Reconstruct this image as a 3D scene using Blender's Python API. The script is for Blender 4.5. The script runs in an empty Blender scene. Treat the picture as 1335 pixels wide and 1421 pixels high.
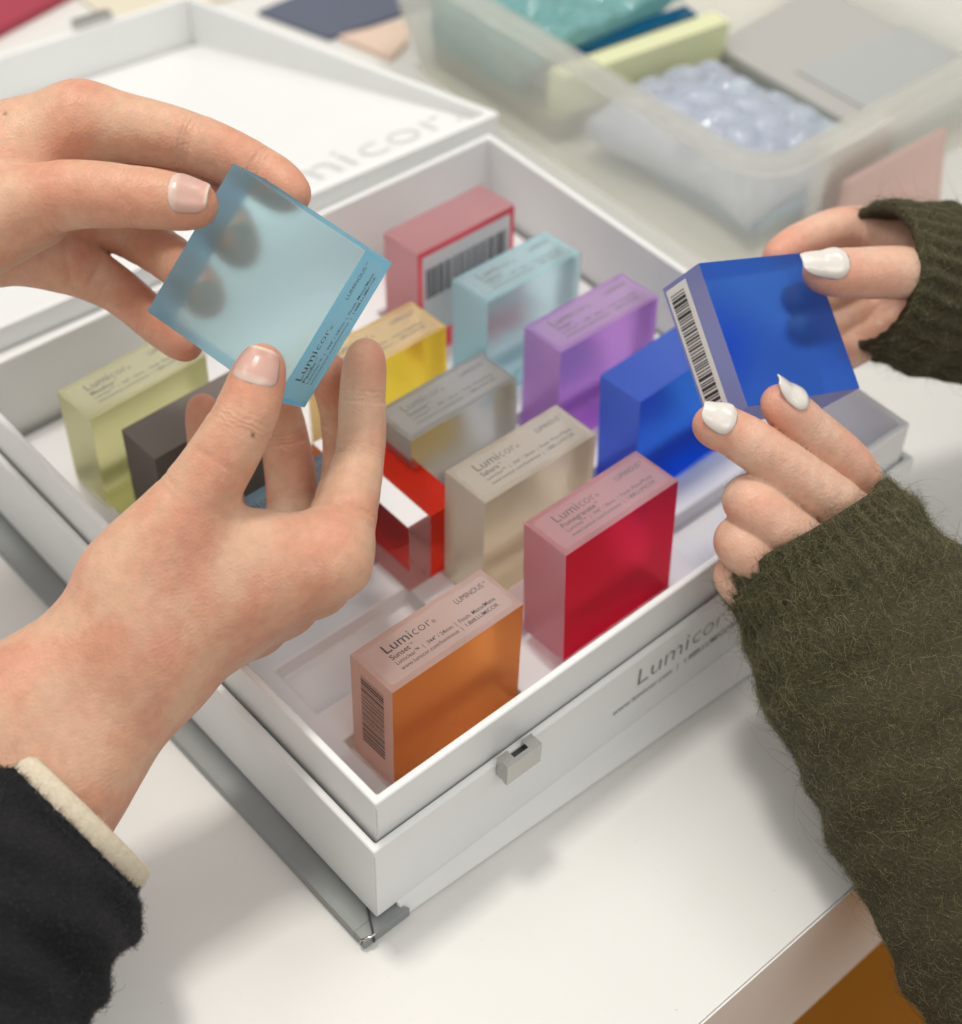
import bpy, bmesh, math, random
import numpy as np
from mathutils import Vector, Matrix

# ---------------------------------------------------------------- camera, light, exposure
S = 0.001                                   # everything below is laid out in millimetres
scene = bpy.context.scene
C = scene.collection
random.seed(4)
rng = np.random.default_rng(4)

cam_d = bpy.data.cameras.new("camera")
cam = bpy.data.objects.new("camera", cam_d)
C.objects.link(cam)
cam_d.sensor_fit = 'HORIZONTAL'
cam_d.sensor_width = 36.0
cam_d.lens = 60.92
cam_d.clip_start = 0.01
cam_d.clip_end = 50.0
R_, U_, T_ = Vector((0.7517, -0.659, 0.0243)), Vector((0.4668, 0.5577, 0.6863)), Vector((-0.4659, -0.5046, 0.7269))
cam.matrix_world = Matrix(((R_.x, U_.x, T_.x, -186.58 * S), (R_.y, U_.y, T_.y, -252.02 * S),
                           (R_.z, U_.z, T_.z, 478.79 * S), (0, 0, 0, 1)))
cam_d.dof.use_dof = True
cam_d.dof.focus_distance = 0.578
cam_d.dof.aperture_fstop = 7.4
scene.camera = cam

world = bpy.data.worlds.new("World")
scene.world = world
world.use_nodes = True
wn, wl_ = world.node_tree.nodes, world.node_tree.links
wb = wn["Background"]
wtc = wn.new("ShaderNodeTexCoord")               # plain room light: pale ceiling, duller walls and floor
wsp = wn.new("ShaderNodeSeparateXYZ")
wl_.new(wtc.outputs["Generated"], wsp.inputs[0])
wmr = wn.new("ShaderNodeMapRange")
wmr.inputs[1].default_value = -1
wmr.inputs[2].default_value = 1
wl_.new(wsp.outputs["Z"], wmr.inputs[0])
wcr = wn.new("ShaderNodeValToRGB")
wl_.new(wmr.outputs[0], wcr.inputs[0])
for p_, v_ in ((0.0, .27), (.5, .41), (.62, .55), (1.0, .70)):
    e_ = wcr.color_ramp.elements[0] if p_ == 0 else (wcr.color_ramp.elements[-1] if p_ == 1 else wcr.color_ramp.elements.new(p_))
    e_.color = (v_, v_ * .98, v_ * .95, 1)
wl_.new(wcr.outputs[0], wb.inputs[0])
wb.inputs[1].default_value = 1.0


def area(name, loc, target, size, power, col, size_y=None):
    d = bpy.data.lights.new(name, 'AREA')
    d.shape = 'RECTANGLE'
    d.size = size
    d.size_y = size_y or size
    d.energy = power
    d.color = col
    o = bpy.data.objects.new(name, d)
    C.objects.link(o)
    o.location = loc
    o.rotation_euler = (Vector(target) - Vector(loc)).to_track_quat('-Z', 'Y').to_euler()
    return o


# ceiling spot lamp above and a little behind the case, and two soft ceiling panels
area("ceiling_spot", (0.16, 0.74, 2.45), (0.12, 0.08, 0), 0.34, 28, (1.0, 0.95, 0.87))
area("fill_panel", (-1.1, 1.3, 2.3), (0.1, 0.1, 0), 1.2, 9, (1.0, 0.97, 0.93), 0.6)
area("fill_panel", (1.5, 0.2, 2.3), (0.1, 0.1, 0), 1.2, 8, (1.0, 0.98, 0.96), 0.6)
area("fill_panel", (-0.1, -1.7, 1.9), (0.15, 0.0, 0), 2.0, 15, (1.0, 0.98, 0.95), 1.2)  # unseen camera-side panel, added to brighten the front faces

scene.view_settings.view_transform = 'Standard'
scene.view_settings.look = 'None'
scene.view_settings.exposure = -0.04
scene.view_settings.gamma = 1.0
scene.render.engine = 'CYCLES'
cy = scene.cycles
cy.use_denoising = True
try:
    cy.denoiser = 'OPENIMAGEDENOISE'
    cy.denoising_input_passes = 'RGB_ALBEDO_NORMAL'
except Exception:
    pass
cy.use_adaptive_sampling = True
cy.adaptive_threshold = 0.025
cy.max_bounces = 12
cy.transmission_bounces = 10
cy.transparent_max_bounces = 12
cy.diffuse_bounces = 3
cy.glossy_bounces = 3
cy.sample_clamp_indirect = 20.0
cy.blur_glossy = 1.0

# ---------------------------------------------------------------- materials


def nodes_of(name):
    m = bpy.data.materials.new(name)
    m.use_nodes = True
    return m, m.node_tree.nodes, m.node_tree.links, m.node_tree.nodes["Principled BSDF"]


def setin(b, **kw):
    names = dict(col="Base Color", rough="Roughness", metal="Metallic", ior="IOR", trans="Transmission Weight",
                 sss="Subsurface Weight", sssr="Subsurface Radius", ssss="Subsurface Scale", spec="Specular IOR Level",
                 coat="Coat Weight", coatr="Coat Roughness", sheen="Sheen Weight", alpha="Alpha")
    for k, v in kw.items():
        if k in ("col",) and len(v) == 3:
            v = (*v, 1)
        b.inputs[names[k]].default_value = v


def mat(name, col, rough=.5, noise=0.0, nscale=200.0, bump=0.0, bscale=900.0, dist=0.0003, **kw):
    m, N, L, b = nodes_of(name)
    setin(b, col=col, rough=rough, **kw)
    tc = N.new("ShaderNodeTexCoord")
    if noise:
        n = N.new("ShaderNodeTexNoise")
        n.inputs["Scale"].default_value = nscale
        n.inputs["Detail"].default_value = 5
        L.new(tc.outputs["Object"], n.inputs["Vector"])
        mr = N.new("ShaderNodeMapRange")
        mr.inputs[3].default_value = 1 - noise
        mr.inputs[4].default_value = 1 + noise
        L.new(n.outputs["Fac"], mr.inputs[0])
        mx = N.new("ShaderNodeMix")
        mx.data_type = 'RGBA'
        mx.blend_type = 'MULTIPLY'
        mx.inputs["Factor"].default_value = 1
        mx.inputs["A"].default_value = (*col, 1)
        L.new(mr.outputs[0], mx.inputs["B"])
        L.new(mx.outputs["Result"], b.inputs["Base Color"])
    if bump:
        n2 = N.new("ShaderNodeTexNoise")
        n2.inputs["Scale"].default_value = bscale
        n2.inputs["Detail"].default_value = 3
        L.new(tc.outputs["Object"], n2.inputs["Vector"])
        bp = N.new("ShaderNodeBump")
        bp.inputs["Strength"].default_value = bump
        bp.inputs["Distance"].default_value = dist
        L.new(n2.outputs["Fac"], bp.inputs["Height"])
        L.new(bp.outputs[0], b.inputs["Normal"])
    return m


def frost(name, col, trans=.8, rough=.42, ior=1.18, spec=.5, grain=.12):
    """matte acrylic face: rough transmission with a milky share, fine sanded grain"""
    m = mat(name, col, rough, bump=grain, bscale=5200, dist=0.00006, trans=trans, ior=ior, spec=spec)
    return m


M = {}
M['card'] = mat('white_laminated_card', (.80, .81, .80), .38, noise=.02, nscale=40, bump=.04, bscale=700, dist=.0002)
M['cardin'] = mat('white_card_lining', (.78, .77, .78), .5, noise=.02, nscale=60, bump=.04, bscale=900, dist=.0002)
M['cutedge'] = mat('card_edge_bare', (.72, .68, .6), .8, noise=.08, nscale=900)
M['grey'] = mat('grey_coated_board', (.255, .27, .265), .42, noise=.06, nscale=120, bump=.05, bscale=900)
M['steel'] = mat('brushed_steel', (.48, .475, .45), .16, noise=.04, nscale=500, bump=.04, bscale=1800, dist=.0001, metal=1.0)
M['dark'] = mat('dark_gap', (.03, .03, .03), .6)
M['table'] = mat('white_laminate_table', (.725, .715, .685), .42, noise=.03, nscale=9, bump=.14, bscale=1300, dist=.00016)
_N, _L = M['table'].node_tree.nodes, M['table'].node_tree.links      # wear: dust specks and wiped, glossier smears
_b = _N["Principled BSDF"]
_tc = _N.new("ShaderNodeTexCoord")
_sp = _N.new("ShaderNodeTexNoise")
_sp.inputs["Scale"].default_value = 420
_sp.inputs["Detail"].default_value = 2
_L.new(_tc.outputs["Object"], _sp.inputs["Vector"])
_r = _N.new("ShaderNodeMapRange")
_r.inputs[1].default_value, _r.inputs[2].default_value = .74, .80
_r.inputs[3].default_value, _r.inputs[4].default_value = 0, .45
_L.new(_sp.outputs["Fac"], _r.inputs[0])
_mx = _N.new("ShaderNodeMix")
_mx.data_type = 'RGBA'
_L.new(_r.outputs[0], _mx.inputs["Factor"])
_L.new(_b.inputs["Base Color"].links[0].from_socket, _mx.inputs["A"])
_mx.inputs["B"].default_value = (.40, .37, .32, 1)
_L.new(_mx.outputs["Result"], _b.inputs["Base Color"])
_sm = _N.new("ShaderNodeTexNoise")
_sm.inputs["Scale"].default_value = 16
_sm.inputs["Detail"].default_value = 6
_L.new(_tc.outputs["Object"], _sm.inputs["Vector"])
_r2 = _N.new("ShaderNodeMapRange")
_r2.inputs[3].default_value, _r2.inputs[4].default_value = .28, .55
_L.new(_sm.outputs["Fac"], _r2.inputs[0])
_L.new(_r2.outputs[0], _b.inputs["Roughness"])
M['edge'] = mat('table_edge_band', (.84, .82, .78), .5, noise=.03, nscale=60, bump=.05)
M['floor'] = mat('orange_floor', (.36, .14, .012), .35, noise=.15, nscale=8)
M['ink'] = mat('dark_ink', (.035, .035, .04), .5)
M['inkgrey'] = mat('grey_ink', (.13, .13, .135), .5)
M['inkpale'] = mat('pale_grey_ink', (.62, .62, .62), .5)
M['inkmid'] = mat('mid_grey_ink', (.20, .20, .20), .5)
M['paper'] = mat('white_sticker', (.72, .70, .68), .5, noise=.02, nscale=300)
M['thread'] = mat('elastic_thread', (.06, .06, .06), .5)

# ---------------------------------------------------------------- helpers


def mesh_obj(name, verts, faces, mats, parent=None, smooth=False, midx=None):
    me = bpy.data.meshes.new(name)
    me.from_pydata([tuple(v) for v in verts], [], [tuple(f) for f in faces])
    me.update()
    for m_ in (mats if isinstance(mats, (list, tuple)) else [mats]):
        me.materials.append(m_)
    if midx is not None:
        me.polygons.foreach_set("material_index", np.array(midx, dtype=np.int32))
    if smooth:
        me.polygons.foreach_set("use_smooth", np.ones(len(me.polygons), dtype=bool))
    o = bpy.data.objects.new(name, me)
    C.objects.link(o)
    if parent:
        o.parent = parent
    return o


def bm_obj(name, bm, mats, parent=None, smooth=False):
    me = bpy.data.meshes.new(name)
    bm.normal_update()
    bm.to_mesh(me)
    bm.free()
    for m_ in (mats if isinstance(mats, (list, tuple)) else [mats]):
        me.materials.append(m_)
    if smooth:
        me.polygons.foreach_set("use_smooth", np.ones(len(me.polygons), dtype=bool))
    o = bpy.data.objects.new(name, me)
    C.objects.link(o)
    if parent:
        o.parent = parent
    return o


def tag(o, label, cat, group=None, kind=None):
    if label:
        o["label"] = label
    if cat:
        o["category"] = cat
    if group:
        o["group"] = group
    if kind:
        o["kind"] = kind
    return o


def empty(name, loc=(0, 0, 0)):
    o = bpy.data.objects.new(name, None)
    o.empty_display_size = .01
    C.objects.link(o)
    o.location = Vector(loc) * S
    return o


def bevel_bm(bm, w, seg=2, angle=0.5):
    es = [e for e in bm.edges if len(e.link_faces) == 2 and e.calc_face_angle(0) > angle]
    bmesh.ops.bevel(bm, geom=es, offset=w, segments=seg, affect='EDGES', profile=.5)


def hexa(bm, lo, hi):
    """box from 4 lower corners and 4 upper corners (each CCW seen from above)"""
    v = [bm.verts.new(Vector(p) * S) for p in list(lo) + list(hi)]
    bm.faces.new((v[3], v[2], v[1], v[0]))
    bm.faces.new((v[4], v[5], v[6], v[7]))
    for i in range(4):
        j = (i + 1) % 4
        bm.faces.new((v[i], v[j], v[j + 4], v[i + 4]))


def box_bm(x0, x1, y0, y1, z0, z1, bev=0, seg=2):
    bm = bmesh.new()
    hexa(bm, [(x0, y0, z0), (x1, y0, z0), (x1, y1, z0), (x0, y1, z0)], [(x0, y0, z1), (x1, y0, z1), (x1, y1, z1), (x0, y1, z1)])
    if bev:
        bevel_bm(bm, bev * S, seg)
    return bm


def quad_box(q, z0, z1, bev=0, seg=2):
    bm = bmesh.new()
    hexa(bm, [(x, y, z0) for x, y in q], [(x, y, z1) for x, y in q])
    if bev:
        bevel_bm(bm, bev * S, seg)
    return bm


def inset_quad(q, d):
    """move the four sides of a quad inwards by d"""
    out = []
    n = len(q)
    for i in range(n):
        p0, p1, p2 = Vector(q[i - 1]), Vector(q[i]), Vector(q[(i + 1) % n])
        e1 = (p1 - p0).normalized()
        e2 = (p2 - p1).normalized()
        n1, n2 = Vector((-e1.y, e1.x)), Vector((-e2.y, e2.x))
        a = p0 + n1 * d
        b = p1 + n2 * d
        den = e1.x * e2.y - e1.y * e2.x
        t = ((b.x - a.x) * e2.y - (b.y - a.y) * e2.x) / den
        out.append(tuple(a + e1 * t))
    return out


def wall_ring(q, t, z0, z1, bev=.8):
    """closed wall ring with thickness t: an outer and an inner quad"""
    qi = inset_quad(q, t)
    bm = bmesh.new()
    rings = []
    for qq, z in ((q, z0), (q, z1), (qi, z1), (qi, z0)):
        rings.append([bm.verts.new(Vector((x, y, z)) * S) for x, y in qq])
    for k in range(4):
        a, b = rings[k], rings[(k + 1) % 4]
        for i in range(4):
            j = (i + 1) % 4
            bm.faces.new((a[i], a[j], b[j], b[i]))
    bm.normal_update()
    if bev:
        bevel_bm(bm, bev * S, 3)
    return bm


_font_cache = {}


def text_parts(lines):
    """lines: (string, size_mm, x, y, offset, slant) -> verts (2-D mm), faces"""
    V, F = [], []
    for s, size, x, y, off, stretch in lines:
        key = (s, round(off, 4))
        if key not in _font_cache:
            cu = bpy.data.curves.new("t", 'FONT')
            cu.body = s
            cu.size = 1.0
            cu.resolution_u = 3
            cu.offset = off
            ob = bpy.data.objects.new("t", cu)
            me = bpy.data.meshes.new_from_object(ob)
            vv = np.array([v.co[:2] for v in me.vertices]) if len(me.vertices) else np.zeros((0, 2))
            ff = [tuple(p.vertices) for p in me.polygons]
            _font_cache[key] = (vv, ff)
            bpy.data.objects.remove(ob)
            bpy.data.curves.remove(cu)
            bpy.data.meshes.remove(me)
        vv, ff = _font_cache[key]
        b = len(V)
        for v in vv:
            V.append((x + v[0] * size * stretch, y + v[1] * size))
        F += [tuple(i + b for i in f) for f in ff]
    return V, F


def text_width(s, size, off=0, stretch=1):
    V, F = text_parts([(s, size, 0, 0, off, stretch)])
    return max(v[0] for v in V)


def lettering(name, lines, frame, material, parent, lift=.12):
    """flat print in the plane through frame = (origin, xdir, ydir, normal), all in mm"""
    o, ex, ey, n = [Vector(v) for v in frame]
    V, F = text_parts(lines)
    vs = [(o + ex * u + ey * v + n * lift) * S for u, v in V]
    return mesh_obj(name, vs, F, material, parent)


# ---------------------------------------------------------------- setting
TZ = -74.0
bm = box_bm(-1500, 1800, -110, 1600, TZ - 100, TZ, 1.2, 3)
table = bm_obj("table", bm, M['table'])
tag(table, "white laminate table top under the sample case", "table")
bm = box_bm(-1500, 1800, -110.9, -110.05, TZ - 99, TZ - 1.0, .2)
bm_obj("edge_band", bm, M['edge'], table)
bm = box_bm(-3000, 3500, -2500, 2500, -760, -750)
tag(bm_obj("floor", bm, M['floor']), None, None, kind="structure")

# ---------------------------------------------------------------- the sample case
case = empty("sample_case", (150, 140, TZ))
tag(case, "open white sample case with rows of slots, metal clasp and printed front, on the table", "case")
K0 = Vector((150, 140, TZ)) * S


def in_case(o, parent=None):
    o.parent = parent or case
    if o.parent is case:
        o.matrix_parent_inverse = Matrix.Translation(-K0)
    return o


TQ = [(.5, -1), (297, 1), (302, 281), (-1.5, 287)]
in_case(bm_obj("tray", wall_ring(TQ, 3.4, -64, 0, 1.1), M['card']))
SQ = [(-4.2, -5.2), (302, -3.2), (307, 285), (-6, 292)]
shell = in_case(bm_obj("shell", wall_ring(SQ, 3.2, -66, -21, 1.0), M['card']))
in_case(bm_obj("shell_floor", quad_box(inset_quad(SQ, 1.0), -67.4, -66.1), M['cardin']))
# wrapped corner seams of tray and shell (fine paper edge)
for (x, y, z0, z1) in ((.9, -1.35, -20, -2.0), (-3.9, -5.5, -64, -23)):
    in_case(bm_obj("corner_seam", box_bm(x - .22, x + .10, y - .05, y + .5, z0, z1), M['paper']))

# insert plate with slots
SX = [(26.5, 95), (112, 180), (198, 266)]
SY = [(25, 53), (70, 98), (117, 147), (161, 191), (205, 246)]
xs = sorted({8, 289, *[v for p in SX for v in p]})
ys = sorted({6, 276, *[v for p in SY for v in p]})


def is_slot(xa, xb, ya, yb):
    return any(xa >= p[0] - .1 and xb <= p[1] + .1 for p in SX) and any(ya >= p[0] - .1 and yb <= p[1] + .1 for p in SY)


bm = bmesh.new()
ZT, ZB = -43.0, -52.0
xs[0], xs[-1], ys[0], ys[-1] = 3.2, 294.5, 3.0, 279.5
solid = {}
for i in range(len(xs) - 1):
    for j in range(len(ys) - 1):
        solid[i, j] = not is_slot(xs[i], xs[i + 1], ys[j], ys[j + 1])
vc = {}


def gv(x, y, z):
    k = (x, y, z)
    if k not in vc:
        vc[k] = bm.verts.new(Vector(k) * S)
    return vc[k]


for (i, j), s_ in solid.items():
    xa, xb, ya, yb = xs[i], xs[i + 1], ys[j], ys[j + 1]
    z = ZT if s_ else ZB
    bm.faces.new([gv(xa, ya, z), gv(xb, ya, z), gv(xb, yb, z), gv(xa, yb, z)])
    for (di, dj, a, b) in ((1, 0, (xb, ya), (xb, yb)), (0, 1, (xb, yb), (xa, yb))):
        t_ = solid.get((i + di, j + dj))
        if t_ is not None and t_ != s_:
            q = [gv(*a, ZB), gv(*b, ZB), gv(*b, ZT), gv(*a, ZT)]
            bm.faces.new(q)
bmesh.ops.recalc_face_normals(bm, faces=bm.faces)
bevel_bm(bm, .9 * S, 2, 1.0)
in_case(bm_obj("slotted_insert", bm, M['cardin']))

# grey base board and the white front flap lying on the table
BQ = [(-13.2, -3.0), (304, -2.4), (312, 292), (-17, 292)]
in_case(bm_obj("base_board", quad_box(BQ, TZ + .3, -68.2, .5), M['grey']))
in_case(bm_obj("corner_tab", quad_box([(-13.0, -8.8), (8.6, -8.8), (5.8, -3.1), (-13.1, -3.1)], TZ + .3, -68.25, .5), M['grey']))
bm = bmesh.new()
NXF = 20
rows = []
for a in range(NXF + 1):
    u = a / NXF
    x_ = 5.5 + u * 304
    y0_ = -5.2 + .0065 * (x_ + 4) - .05
    yb_ = y0_ - 3.0 - 13 * u
    dx_ = 2.2 * (1 - u)
    rows.append([bm.verts.new(Vector(p_) * S) for p_ in ((x_, y0_, -64.5), (x_ + dx_ * .5, y0_ * .5 + yb_ * .5 - .3, -69.5), (x_ + dx_, yb_, TZ + 1.2),
                                                         (x_ + dx_, yb_ + .6, TZ + .4), (x_, y0_ + .3, -67.5))])
for a in range(NXF):
    for k_ in range(5):
        k2_ = (k_ + 1) % 5
        bm.faces.new((rows[a][k_], rows[a][k2_], rows[a + 1][k2_], rows[a + 1][k_]))
bm.faces.new(rows[0])
bm.faces.new(rows[-1])
bmesh.ops.recalc_face_normals(bm, faces=bm.faces)
in_case(bm_obj("front_flap", bm, M['card']))
cu_pts = [(-2.6, 3.4, -66.9), (-5.2, -2, -67.4), (-8.6, -8.6, -68.2), (-9.0, -9.6, -70), (-8.8, -9.2, -72.5)]


def tube_mesh(pts, r, n=8):
    P = np.array(pts, float)
    d = np.gradient(P, axis=0)
    d /= np.linalg.norm(d, axis=1)[:, None]
    up = np.array([.3, .2, 1.0])
    V, F = [], []
    for p, t in zip(P, d):
        a = np.cross(t, up)
        a /= np.linalg.norm(a)
        b = np.cross(t, a)
        for k in range(n):
            an = 2 * math.pi * k / n
            V.append((p + r * (math.cos(an) * a + math.sin(an) * b)) * S)
    for i in range(len(P) - 1):
        for k in range(n):
            k2 = (k + 1) % n
            F.append((i * n + k, i * n + k2, (i + 1) * n + k2, (i + 1) * n + k))
    return V, F


V, F = tube_mesh(cu_pts, .45)
in_case(mesh_obj("elastic_cord", V, F, M['thread'], smooth=True))
V, F = tube_mesh([(-8.0, -8.9, -68.0), (-9.9, -8.9, -68.1), (-13.3, -7.2, -68.6), (-13.5, -7.0, -71.5)], .5)
in_case(mesh_obj("elastic_cord", V, F, M['steel'], smooth=True))

# clasp: front bar and two legs
clasp = in_case(bm_obj("clasp", box_bm(53.6, 70.6, -11.2, -9.2, -27.6, -16.4, .4), M['steel']))
for (xa, xb) in ((53.6, 58.6), (65.6, 70.6)):
    o = bm_obj("prong", box_bm(xa, xb, -9.22, -5.1, -27.0, -16.4, .3), M['steel'])
    o.parent = clasp
o = bm_obj("gap_filler", box_bm(57.5, 66.5, -9.6, -5.15, -26.8, -20.5, .1), M['dark'])  # added filler, closes the gap so no light shows through the clasp's shadow
o.parent = clasp

FR = ((0, -5.25, 0), (1, .0065, 0), (0, 0, 1), (0, -1, 0))
in_case(lettering("lettering", [("Lumi", 15.5, 128.6, -38.6, -.016, 1.02)], FR, M['inkmid'], None, .25))
in_case(lettering("lettering", [("cor.", 15.5, 130.4 + text_width("Lumi", 15.5, -.008, 1.02), -38.6, -.022, .92)], FR, M['inkmid'], None, .25))
in_case(lettering("lettering", [("www.lumicor.com  |  1.888.LUMICOR", 4.6, 117, -47.6, .004, 1.0)], FR, M['inkmid'], None, .25))

# lid, lying open behind the tray
N0, N1 = (-22, 306, 0), (317, 290, 1)
F0, F1 = (-20, 585, -42), (299, 549, -40)
lid = in_case(empty("lid", (150, 430, -60)))


def lidpart(name, bm, m_):
    o = bm_obj(name, bm, m_)
    o.parent = lid
    o.matrix_parent_inverse = Matrix.Translation(-Vector((150, 430, -60)) * S)
    return o


def wallseg(name, a, b, za, zb, t, m_):
    """vertical board from a to b (tops given), bottoms at za / zb, thickness vector t"""
    bm = bmesh.new()
    ax, bx = Vector(a), Vector(b)
    t = Vector((*t, 0))
    lo = [Vector((ax.x, ax.y, za)), Vector((bx.x, bx.y, zb)), Vector((bx.x, bx.y, zb)) + t, Vector((ax.x, ax.y, za)) + t]
    hi = [ax, bx, bx + t, ax + t]
    hexa(bm, lo, hi)
    bmesh.ops.recalc_face_normals(bm, faces=bm.faces)
    bevel_bm(bm, 1.0 * S, 3)
    return lidpart(name, bm, m_)


wallseg("side_wall", N0, N1, -60, -60, (0.2, 5), M['card'])
wallseg("side_wall", (F0[0], F0[1] + 4, F0[2]), (F1[0], F1[1] + 4, F1[2]), TZ + 1, TZ + 1, (0.2, 4.2), M['card'])
wallseg("side_wall", (N1[0] - 4.5, N1[1] + 5.2, .6), (F1[0] - 4.5, F1[1] + 3.8, -40.2), -62, TZ + 1.2, (4.5, 0), M['card'])
wallseg("side_wall", (N0[0], N0[1] + 5.2, -.2), (F0[0], F0[1] + 3.8, -42.2), -62, TZ + 1.2, (4.5, 0), M['card'])
bm = bmesh.new()
hexa(bm, [(-17, 312, -10), (312, 296, -10), (295, 553, TZ + .6), (-15, 588, TZ + .6)],
     [(-17, 312, -5.5), (312, 296, -5), (295, 553, TZ + 2.6), (-15, 588, TZ + 2.6)])
bmesh.ops.recalc_face_normals(bm, faces=bm.faces)
lidpart("lid_panel", bm, M['card'])
# spine strip between tray and lid
lidpart("spine", quad_box([(-8, 292.5), (309, 284.5), (314, 289.4), (-14, 305)], -22, -12, 1), M['card'])
pn = (Vector((312, 296, -5)) - Vector((-17, 312, -5.5))).normalized()
pb = (Vector((295, 553, TZ + 2.6)) - Vector((312, 296, -5)))
pnorm = pn.cross(pb).normalized()
py_ = pnorm.cross(pn)
org = Vector((-17, 312, -5.5))
o = lettering("lettering", [("Lumi", 38, 176, 13, -.006, 1.12), ("cor.", 38, 180 + text_width("Lumi", 38, -.006, 1.12), 13, -.016, 1.1)], (org, pn, py_, pnorm), M['inkpale'], None, .4)
o.parent = lid
o.matrix_parent_inverse = Matrix.Translation(-Vector((150, 430, -60)) * S)
lidpart("magnet_plate", quad_box([(222, 563.5), (246, 561), (246.4, 568), (222.4, 570.5)], -44, -36, .8), M['steel'])

# ---------------------------------------------------------------- acrylic blocks
BARS = []
x = 0
rr = random.Random(11)
while x < 1:
    w = rr.choice([.009, .009, .016, .026])
    BARS.append((x, min(1, x + w)))
    x += w + rr.choice([.010, .012, .018])


def barcode(parent, frame, length, height, material, name="barcode", lift=.2):
    o, ex, ey, n = [Vector(v) for v in frame]
    V, F = [], []
    for a, b in BARS:
        k = len(V)
        for u, v in ((a * length, 0), (b * length, 0), (b * length, height), (a * length, height)):
            V.append((o + ex * u + ey * v + n * lift) * S)
        F.append((k, k + 1, k + 2, k + 3))
    return mesh_obj(name, V, F, material, parent)


def sticker(parent, frame, w, h, material, name="label_or_highlight", lift=.06, r=1.5):
    o, ex, ey, n = [Vector(v) for v in frame]
    pts = []
    for cx_, cy_, a0 in ((w - r, r, -90), (w - r, h - r, 0), (r, h - r, 90), (r, r, 180)):
        for k in range(5):
            a = math.radians(a0 + 22.5 * k)
            pts.append((cx_ + r * math.cos(a), cy_ + r * math.sin(a)))
    V = [(o + ex * u + ey * v + n * lift) * S for u, v in pts]
    return mesh_obj(name, V, [tuple(range(len(V)))], material, parent)


def clear_label():
    m, N, L, b = nodes_of("clear_label_film")
    setin(b, col=(.75, .72, .71), rough=.3)
    tr = N.new("ShaderNodeBsdfTransparent")
    mx = N.new("ShaderNodeMixShader")
    mx.inputs[0].default_value = .12
    L.new(tr.outputs[0], mx.inputs[1])
    L.new(b.outputs[0], mx.inputs[2])
    L.new(mx.outputs[0], N["Material Output"].inputs[0])
    return m


M['film'] = clear_label()


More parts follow.
